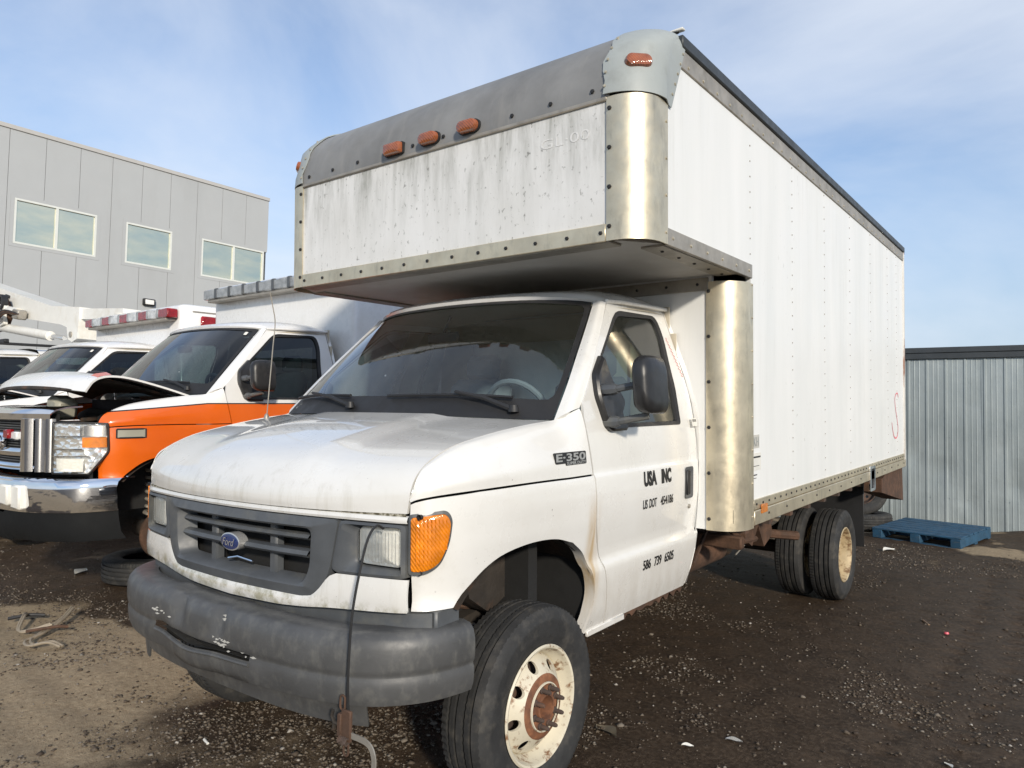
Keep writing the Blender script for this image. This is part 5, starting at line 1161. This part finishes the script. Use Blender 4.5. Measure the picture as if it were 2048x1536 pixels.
loose_wheel('tyre', 'tyre lying flat on the ground beyond the blue pallet', (.33, 8.22, .13), (0, R_(88), 0), True)
loose_wheel('spare_wheel', 'dark steel wheel leaning upright against the corrugated fence', (.22, 8.52, .52), (0, R_(-14), R_(-75)))
# ------------------------------------------------------------------ bucket truck behind the ambulances, white van at the edge
BT = thing('bucket_truck', 'white aerial lift with folded boom and rusty knuckle above the second ambulance', 'bucket truck', loc=(-12.5, 2.6, 0))
def bx(p): return (p[0]+12.5, p[1])
def beam(pts, y0, y1, name, mat): return MB().prism([bx(p) for p in pts], 'Y', y0, y1).build(name, mat, BT)
beam([(-16.8, 4.34), (-15.16, 3.985), (-11.75, 3.261), (-10.56, 3.150), (-10.57, 2.87), (-10.60, 2.62), (-10.80, 2.57), (-10.98, 2.63), (-11.05, 2.84), (-11.3, 2.90), (-13.30, 3.16), (-14.1, 3.44), (-15.11, 3.70), (-16.8, 4.05)], -.22, .22, 'upper_boom', MT['boom_white'])
MB().lathe([(.0, -.24), (.05, -.24), (.05, .24), (0, .24)], 14, 'Y', (12.5-10.85, 0, 2.70)).build('boom_pin', MT['alu_dull'], BT)
beam([(-10.58, 3.13), (-9.05, 3.02), (-9.05, 2.86), (-10.58, 2.95)], -.18, .18, 'lower_boom', MT['boom_white'])
kn = MB(); kn.prism([bx((p[0]+.85, p[1]-.10)) for p in [(-15.3, 3.75), (-14.75, 3.70), (-14.45, 3.45), (-14.40, 3.25), (-14.60, 3.05), (-15.0, 3.02), (-15.4, 3.2)]], 'Y', -.34, -.24); kn.build('knuckle', MT['rust'], BT)
MB().prism([bx((p[0]+.85, p[1]-.10)) for p in rpoly([(-14.66, 3.52), (-14.30, 3.50), (-14.40, 3.30), (-14.28, 3.12), (-14.55, 3.08), (-14.75, 3.28)], .06, 4)], 'Y', -.42, -.35).build('knuckle_plate', MT['boom_white'], BT)
MB().lathe([(.10, -.46), (.15, -.46), (.15, -.36), (.10, -.36), (.10, -.46)], 24, 'Y', (12.5-13.60, 0, 3.45)).build('hose_ring', MT['black'], BT)
MB().tube([(12.5-14.25, -.30, 3.04), (12.5-11.50, -.30, 2.70)], .085, 14).build('lift_cylinder', MT['boom_white'], BT); MB().tube([(12.5-11.52, -.30, 2.703), (12.5-10.95, -.28, 2.635)], .04, 10).build('cylinder_rod', MT['chrome'], BT)
MB().tube([(12.5-14.15, -.34, 3.40), (12.5-12.95, -.34, 3.22)], .075, 12).build('tilt_cylinder', MT['boom_white'], BT); MB().box(12.5-13.05, 12.5-12.75, -.42, -.26, 3.08, 3.26, .02, Matrix.Rotation(.15, 3, 'Y')).build('cylinder_end', MT['alu_dull'], BT)
for k in range(4): MB().tube(crv([(12.5-14.15, -.46, 3.30-.03*k), (12.5-13.65, -.50, 3.22-.05*k), (12.5-13.15, -.50, 3.25-.02*k), (12.5-12.75, -.40, 3.16)], 5), .018, 6).build('hydraulic_hose', MT['rust'] if k % 2 else MT['black'], BT)
for p in ((-13.93, 3.62), (-13.9, 3.50)): MB().box(12.5+p[0]-.12, 12.5+p[0]+.12, -.235, -.22, p[1]-.03, p[1]+.03, .005, Matrix.Rotation(.22, 3, 'Y')).build('boom_slot', MT['black'], BT)
MB().lathe([(.0, 0), (.30, 0), (.30, .9), (.22, 1.0), (.22, 2.95), (0, 2.95)], 20, 'Z', (12.5-9.2, 0, 0)).build('turret', MT['boom_white'], BT)
MB().box(1.2, 5.4, -1.0, 1.0, .55, 1.05, .05).build('utility_bed', MT['boom_white'], BT)
for x in (1.8, 4.6):
    for y in (-.9, .9): MB().lathe([(.0, -.12), (.36, -.12), (.38, -.06), (.38, .06), (.36, .12), (0, .12)], 24, 'Y', (x, y, .38)).build('wheel', MT['tyre'], BT)
D3 = np.array((-10.55, .55, .16))
V3 = frame_of(D3, 'white_van', 'white van with dark side windows at the left edge behind the ambulances', 'van', None)
cab_shell(V3, MT['amb_white'], MT['dark_glass'], MT['dark_glass'], hood=True)
vb = MB(); prof = [(xs(z), z) for z in (.5, .7, .9, 1.1, 1.3, 1.5, 1.7, 1.9, 2.02)]+[(.70, 2.09), (.4, 2.12), (0, 2.13)]; full = [(-x, z) for x, z in prof]+[(x, z) for x, z in prof[::-1][1:]]
vb.grid([[(x, y, z) for x, z in full] for y in (1.05, 2.0, 3.0, 3.9)]); vb.add([(x, 3.9, z) for x, z in full], [tuple(range(len(full)))]); vb.build('van_body', MT['amb_white'], V3)
for y0 in (1.15, 2.1, 3.0):
    P = np.array(rrect(y0, y0+.8, 1.42, 1.88, .06)); mb = MB(); mb.ring([side(*p, .004) for p in P], [side(*(P.mean(0)+(p-P.mean(0))*.93), .006) for p in P]); mb.build('window_seal', MT['black'], V3)
    mb = MB(); mb.fan([side(*p, .003) for p in P]); mb.build('window_pane', MT['dark_glass'], V3)
for y in (.6, 2.0, 3.3): MB().box(-.88, .88, y-.03, y+.03, 2.16, 2.22, .01).build('roof_rack_bar', MT['black'], V3)
for sx in (1, -1): MB().box(sx*.80, sx*.86, .4, 3.6, 2.13, 2.17, .01).build('roof_rack_rail', MT['black'], V3)
for sx in (1, -1):
    for y in (-.4, 3.0): MB().lathe([(.0, -.1), (.34, -.1), (.36, -.05), (.36, .05), (.34, .1), (0, .1)], 24, 'X', (sx*.86, y, .25)).build('wheel', MT['tyre'], V3)
for A, yy, xs_ in ((A1, 3.6, (1, -1)), (A2, 3.6, (1, -1)), (A2, -.405, (1, -1))):
    for sx in xs_: 
        MB().lathe([(.0, -.1), (.34, -.1), (.372, -.05), (.372, .05), (.34, .1), (.22, .1), (.2, .05), (0, .05)], 36, 'X' , (sx*.88, yy, .25 if yy > 0 else .27)).build('wheel', MT['tyre'], A)
# ------------------------------------------------------------------ building
BL = thing('office_building', 'grey metal panelled two storey building with pale framed upper windows', 'building', loc=(-21, 4.39, 0))
SP = .9268; seams = [-7.0-1.0]+[ -SP*k for k in range(7, 0, -1)]+[SP*k for k in range(0, 10)]; seams = sorted(set(round(s, 3) for s in seams if s > -7.5))
wins = [(4.585-4.39, 6.775-4.39, 6.07, 7.37), (7.645-4.39, 9.125-4.39, 6.07, 7.37), (10.17-4.39, 8.20, 6.07, 7.37), (1.3-4.39, 3.5-4.39, 6.07, 7.37)]
TOP = 9.30
def rect_minus(y0, y1, z0, z1):
    R = [(y0, y1, z0, z1)]
    for a, b, c, d in wins:
        a, b, c, d = a-.10, b+.10 if b < 8.1 else b+1, c-.09, d+.09; o = []
        for (p, q, r, s) in R:
            if b <= p or a >= q or d <= r or c >= s: o.append((p, q, r, s)); continue
            if a > p: o.append((p, a, r, s))
            if b < q: o.append((b, q, r, s))
            m0, m1 = max(a, p), min(b, q)
            if c > r: o.append((m0, m1, r, c))
            if d < s: o.append((m0, m1, d, s))
        R = o
    return R
for a, b in zip(seams, seams[1:]):
    m = MB()
    for (p, q, r, s) in rect_minus(a+.006, b-.006, 0.0, TOP): m.box(-.10, 0, p, q, r, s)
    m.build('wall_panel', MT['bld'], BL)
MB().box(-.30, -.101, seams[0], seams[-1], 0, TOP).build('wall_core', MT['plastic'], BL)
e = MB(); e.box(-20, -.30, seams[-1]-.02, seams[-1]-.005, 0, 6.0); e.box(-20, -.30, seams[-1]-.02, seams[-1]-.005, 7.45, TOP); e.build('end_wall', MT['bld'], BL)
MB().box(-20, -.3, seams[0], seams[-1]-.03, TOP-.3, TOP-.1).build('roof_slab', MT['bld_trim'], BL)
MB().box(-.34, .035, seams[0], seams[-1]+.02, TOP+.002, TOP+.125, .008).build('parapet_cap', MT['bld_trim'], BL); MB().box(-20, -.34, seams[-1]-.05, seams[-1]+.02, TOP+.002, TOP+.125, .008).build('parapet_cap', MT['bld_trim'], BL)
for i, (a, b, c, d) in enumerate(wins):
    W_ = link('window', None, parent=BL); f = MB(); t = .055
    sur = MB()   # sheet-metal surround
    B2 = b+.098 if b < 8.1 else b+.12
    for (p, q, r, s) in ((a-.098, B2, d+.002, d+.088), (a-.098, B2, c-.088, c-.002), (a-.098, a-.002, c-.002, d+.002)): sur.box(-.08, .006, p, q, r, s)
    if b < 8.1: sur.box(-.08, .006, b+.002, b+.098, c-.002, d+.002)
    sur.build('window_surround', MT['bld'], W_)
    f.box(-.07, .012, a, b, c, c+t); f.box(-.07, .012, a, b, d-t, d); f.box(-.07, .010, a, a+t, c+t, d-t); f.box(-.07, .010, b-t, b, c+t, d-t)
    mu = [] if i == 1 else [(a+b)/2]
    for q in mu: f.box(-.07, .008, q-.035, q+.035, c+t, d-t)
    f.build('window_frame', MT['bld_frame'], W_)
    ed = [a+t]+[v for q in mu for v in (q-.035, q+.035)]+[b-t]
    for p, q in zip(ed[::2], ed[1::2]): MB().box(-.055, -.045, p, q, c+t, d-t).build('pane', MT['bwin'], W_)
FL = thing('flood_light', 'small black flood light with white lens on the grey building wall', 'flood light', loc=(-20.98, 8.43, 4.90))
MB().box(-.02, .10, -.19, .19, -.11, .11, .02).build('housing', MT['black'], FL); MB().box(.09, .112, -.14, .14, -.075, .075, .01).build('lens', pm('white_lens', (.85, .85, .82), .3), FL)
# ------------------------------------------------------------------ corrugated fence
FA = math.atan(.0841); FN = thing('corrugated_fence', 'galvanised corrugated metal fence with dark top cap behind the truck', 'fence', loc=(.752, 8.91, 0), rot=(0, 0, FA))
cell = .2286; prof = [(0, 0), (.018, .0), (.030, -.020), (.052, -.020), (.064, 0), (.105, 0), (.110, -.006), (.118, -.006), (.123, 0), (.164, 0), (.169, -.006), (.177, -.006), (.182, 0), (.2286, 0)]
pp = [(c*cell+x, y*.6) for c in range(4) for x, y in prof[:-1]]+[(4*cell, 0)]
def sheet(seed):
    rs = np.random.RandomState(seed); zs = np.linspace(0, 1, 22); G = []
    den = [(rs.uniform(.1, .8), rs.uniform(.0, .55), rs.uniform(.02, .05), rs.uniform(.06, .14)) for _ in range(5)]
    for t in zs:
        r = []
        for x, y in pp:
            dd = sum(a*math.exp(-((x-px)/w)**2-((t*2.4-pz*2.4)/(w*1.3))**2) for px, pz, a, w in den)*.45
            r.append((x, y+dd+.006*math.sin(x*4+seed)*math.sin(t*5+seed), -.10+t*2.49))
        G.append(r)
    mb = MB().panel(np.array(G), .0012); me = mb
    return me
protos = []
for k in range(4):
    o = sheet(k).build('sheet', MT['galv'], FN, recalc=False, sharp=25); protos.append(o); o.location = (k*4*cell, 0, 0)
i = 0
for k in range(-7, 12):
    if 0 <= k < 4: continue
    o = protos[(k*3+1) % 4].copy(); COL.objects.link(o); o.parent = FN; o.location = (k*4*cell, .0, 0); i += 1
sc = MB()
for k in range(-7*4, 12*4):
    for z in (.45, 1.30, 2.05): rivet(sc, (k*cell+.085, -.001, z), (0, -1, 0), .007)
sc.build('fence_screws', MT['galv'], FN, kind='stuff', recalc=False)
for z0, z1, y in ((2.388, 2.470, -.045), (2.472, 2.55, -.052)): MB().box(-6.4, 11.0, y, .06, z0, z1, .006).build('top_cap', MT['cap_dark'], FN)
for k in range(-3, 6): MB().box(k*2.4-.05, k*2.4+.05, .03, .13, -.2, 2.38).build('fence_post', MT['rustbrown'], FN)
# ------------------------------------------------------------------ pallet
PA = thing('pallet', 'worn blue wooden pallet on the dirt in front of the corrugated fence', 'pallet', loc=(.605, 7.462, .0), rot=(R_(2.2), 0, R_(-11.5)))
rs = random.Random(8); wd_, dp = 1.0, 1.10
for k in range(7): MB().box(-.005+rs.uniform(-.006, .006), wd_+rs.uniform(-.006, .006), dp/7*k+.006, dp/7*(k+1)-.022, .124, .144+rs.uniform(0, .003), .003).build('deck_board', MT['pallet'], PA)
for x in (0, wd_/2-.055, wd_-.11): MB().box(x, x+.11, .0, dp, .022, .122, .004).build('stringer', MT['pallet'], PA)
for y in (0, dp/2-.05, dp-.1): MB().box(0, wd_, y+.001, y+.1, .0, .020, .003).build('bottom_board', MT['pallet'], PA)
# ------------------------------------------------------------------ litter on the ground
def gz(x, y): return float(gheight(np.array([x]), np.array([y]))[0]+(vnoise(np.array([x]), np.array([y]), .11, 8, 3)[0]-.5)*.016)
MT['hose_tan'] = pm('tan_metal_tube', (.36, .30, .22), .5, metal=.3, dirt=(.1, .08, .06), da=.6, ds=20)
HT = thing('bent_tubes', 'tangle of bent tan metal brake tubes lying on the dirt in front of the ambulance', 'tubes', loc=(-2.75, -.80, gz(-2.75, -.8)+.012))
def ht(P, r, m='hose_tan'): MB().tube(crv([(x+2.75, y+.80, z) for x, y, z in P], 5), r, 7).build('tube', MT[m], HT)
for o in (0, .03): ht([(-3.14+o, -.72, .05), (-3.02+o, -.78, .07), (-2.86+o, -.86, .02), (-2.78+o, -.80, .03), (-2.72+o, -.72, .06)], .008)
for o in (0, .03): ht([(-2.92+o, -.52, .09), (-2.78+o, -.64, .06), (-2.66+o, -.80, .03), (-2.58, -.88-o, .02), (-2.46, -.90-o, .02), (-2.38, -.83-o, .04), (-2.30, -.80-o*.5, .02)], .009)
ht([(-3.16, -.82, .03), (-3.08, -.72, .05), (-3.04, -.64, .04)], .012, 'black'); ht([(-2.72, -.86, .04), (-2.62, -.72, .06), (-2.60, -.66, .05)], .010, 'rust')
def bit(name, label, cat, x, y, mk, mat):
    o = mk(MB()).build(name, mat, None, label=label, cat=cat); o.location = (x, y, gz(x, y)+.006); o.rotation_euler = (rs.uniform(-.15, .15), rs.uniform(-.15, .15), rs.uniform(0, 3)); return o
cyl = lambda l, r: (lambda m: m.lathe([(0, -l/2), (r, -l/2), (r, l/2), (0, l/2)], 10, 'X'))
bit('cigarette_butt', 'white cigarette butt on the dirt below the bumper', 'cigarette butt', -.476, -.90, cyl(.045, .006), MT['paper'])
bit('bottle_cap', 'small pink plastic cap on the gravel at right', 'cap', 1.898, 3.226, lambda m: m.lathe([(0, .012), (.014, .012), (.016, 0), (.0, 0)], 12, 'Z'), pm('pink_plastic', (.75, .12, .16), .4))
bit('twig', 'short broken twig on the gravel near the rear wheel', 'twig', 1.741, 3.457, cyl(.11, .008), pm('twig_bark', (.22, .15, .10), .8))
def leaf(m, s=.06):
    G = [[(s*(u-.5)*2.2, s*.55*math.sin(u*math.pi)*(v-.5)*2, s*.25*abs(v-.5)*1.5+s*.12*math.sin(u*5)) for v in np.linspace(0, 1, 5)] for u in np.linspace(0, 1, 7)]
    return m.grid(G)
bit('dry_leaf', 'crumpled dry leaf on the dark dirt beside the front wheel', 'leaf', .855, .328, lambda m: leaf(m, .075), pm('dry_leaf', (.20, .17, .12), .8))
bit('paper_scrap', 'crumpled clear plastic scrap on the dark wet dirt', 'litter', 1.355, .624, lambda m: leaf(m, .035), MT['silver'])
bit('paper_scrap', 'white paper scrap on the dirt right of the front wheel', 'litter', 1.216, .428, lambda m: leaf(m, .025), MT['paper'])
bit('paper_scrap', 'white paper scrap at the bottom right of the yard', 'litter', 2.156, 1.021, lambda m: leaf(m, .028), MT['paper'])
bit('paper_scrap', 'torn white paper lying before the blue pallet', 'litter', .96, 6.516, lambda m: leaf(m, .09), MT['paper'])
bit('paper_scrap', 'torn pale paper on the dirt in front of the orange ambulance', 'litter', -4.4, .12, lambda m: leaf(m, .09), MT['paper'])
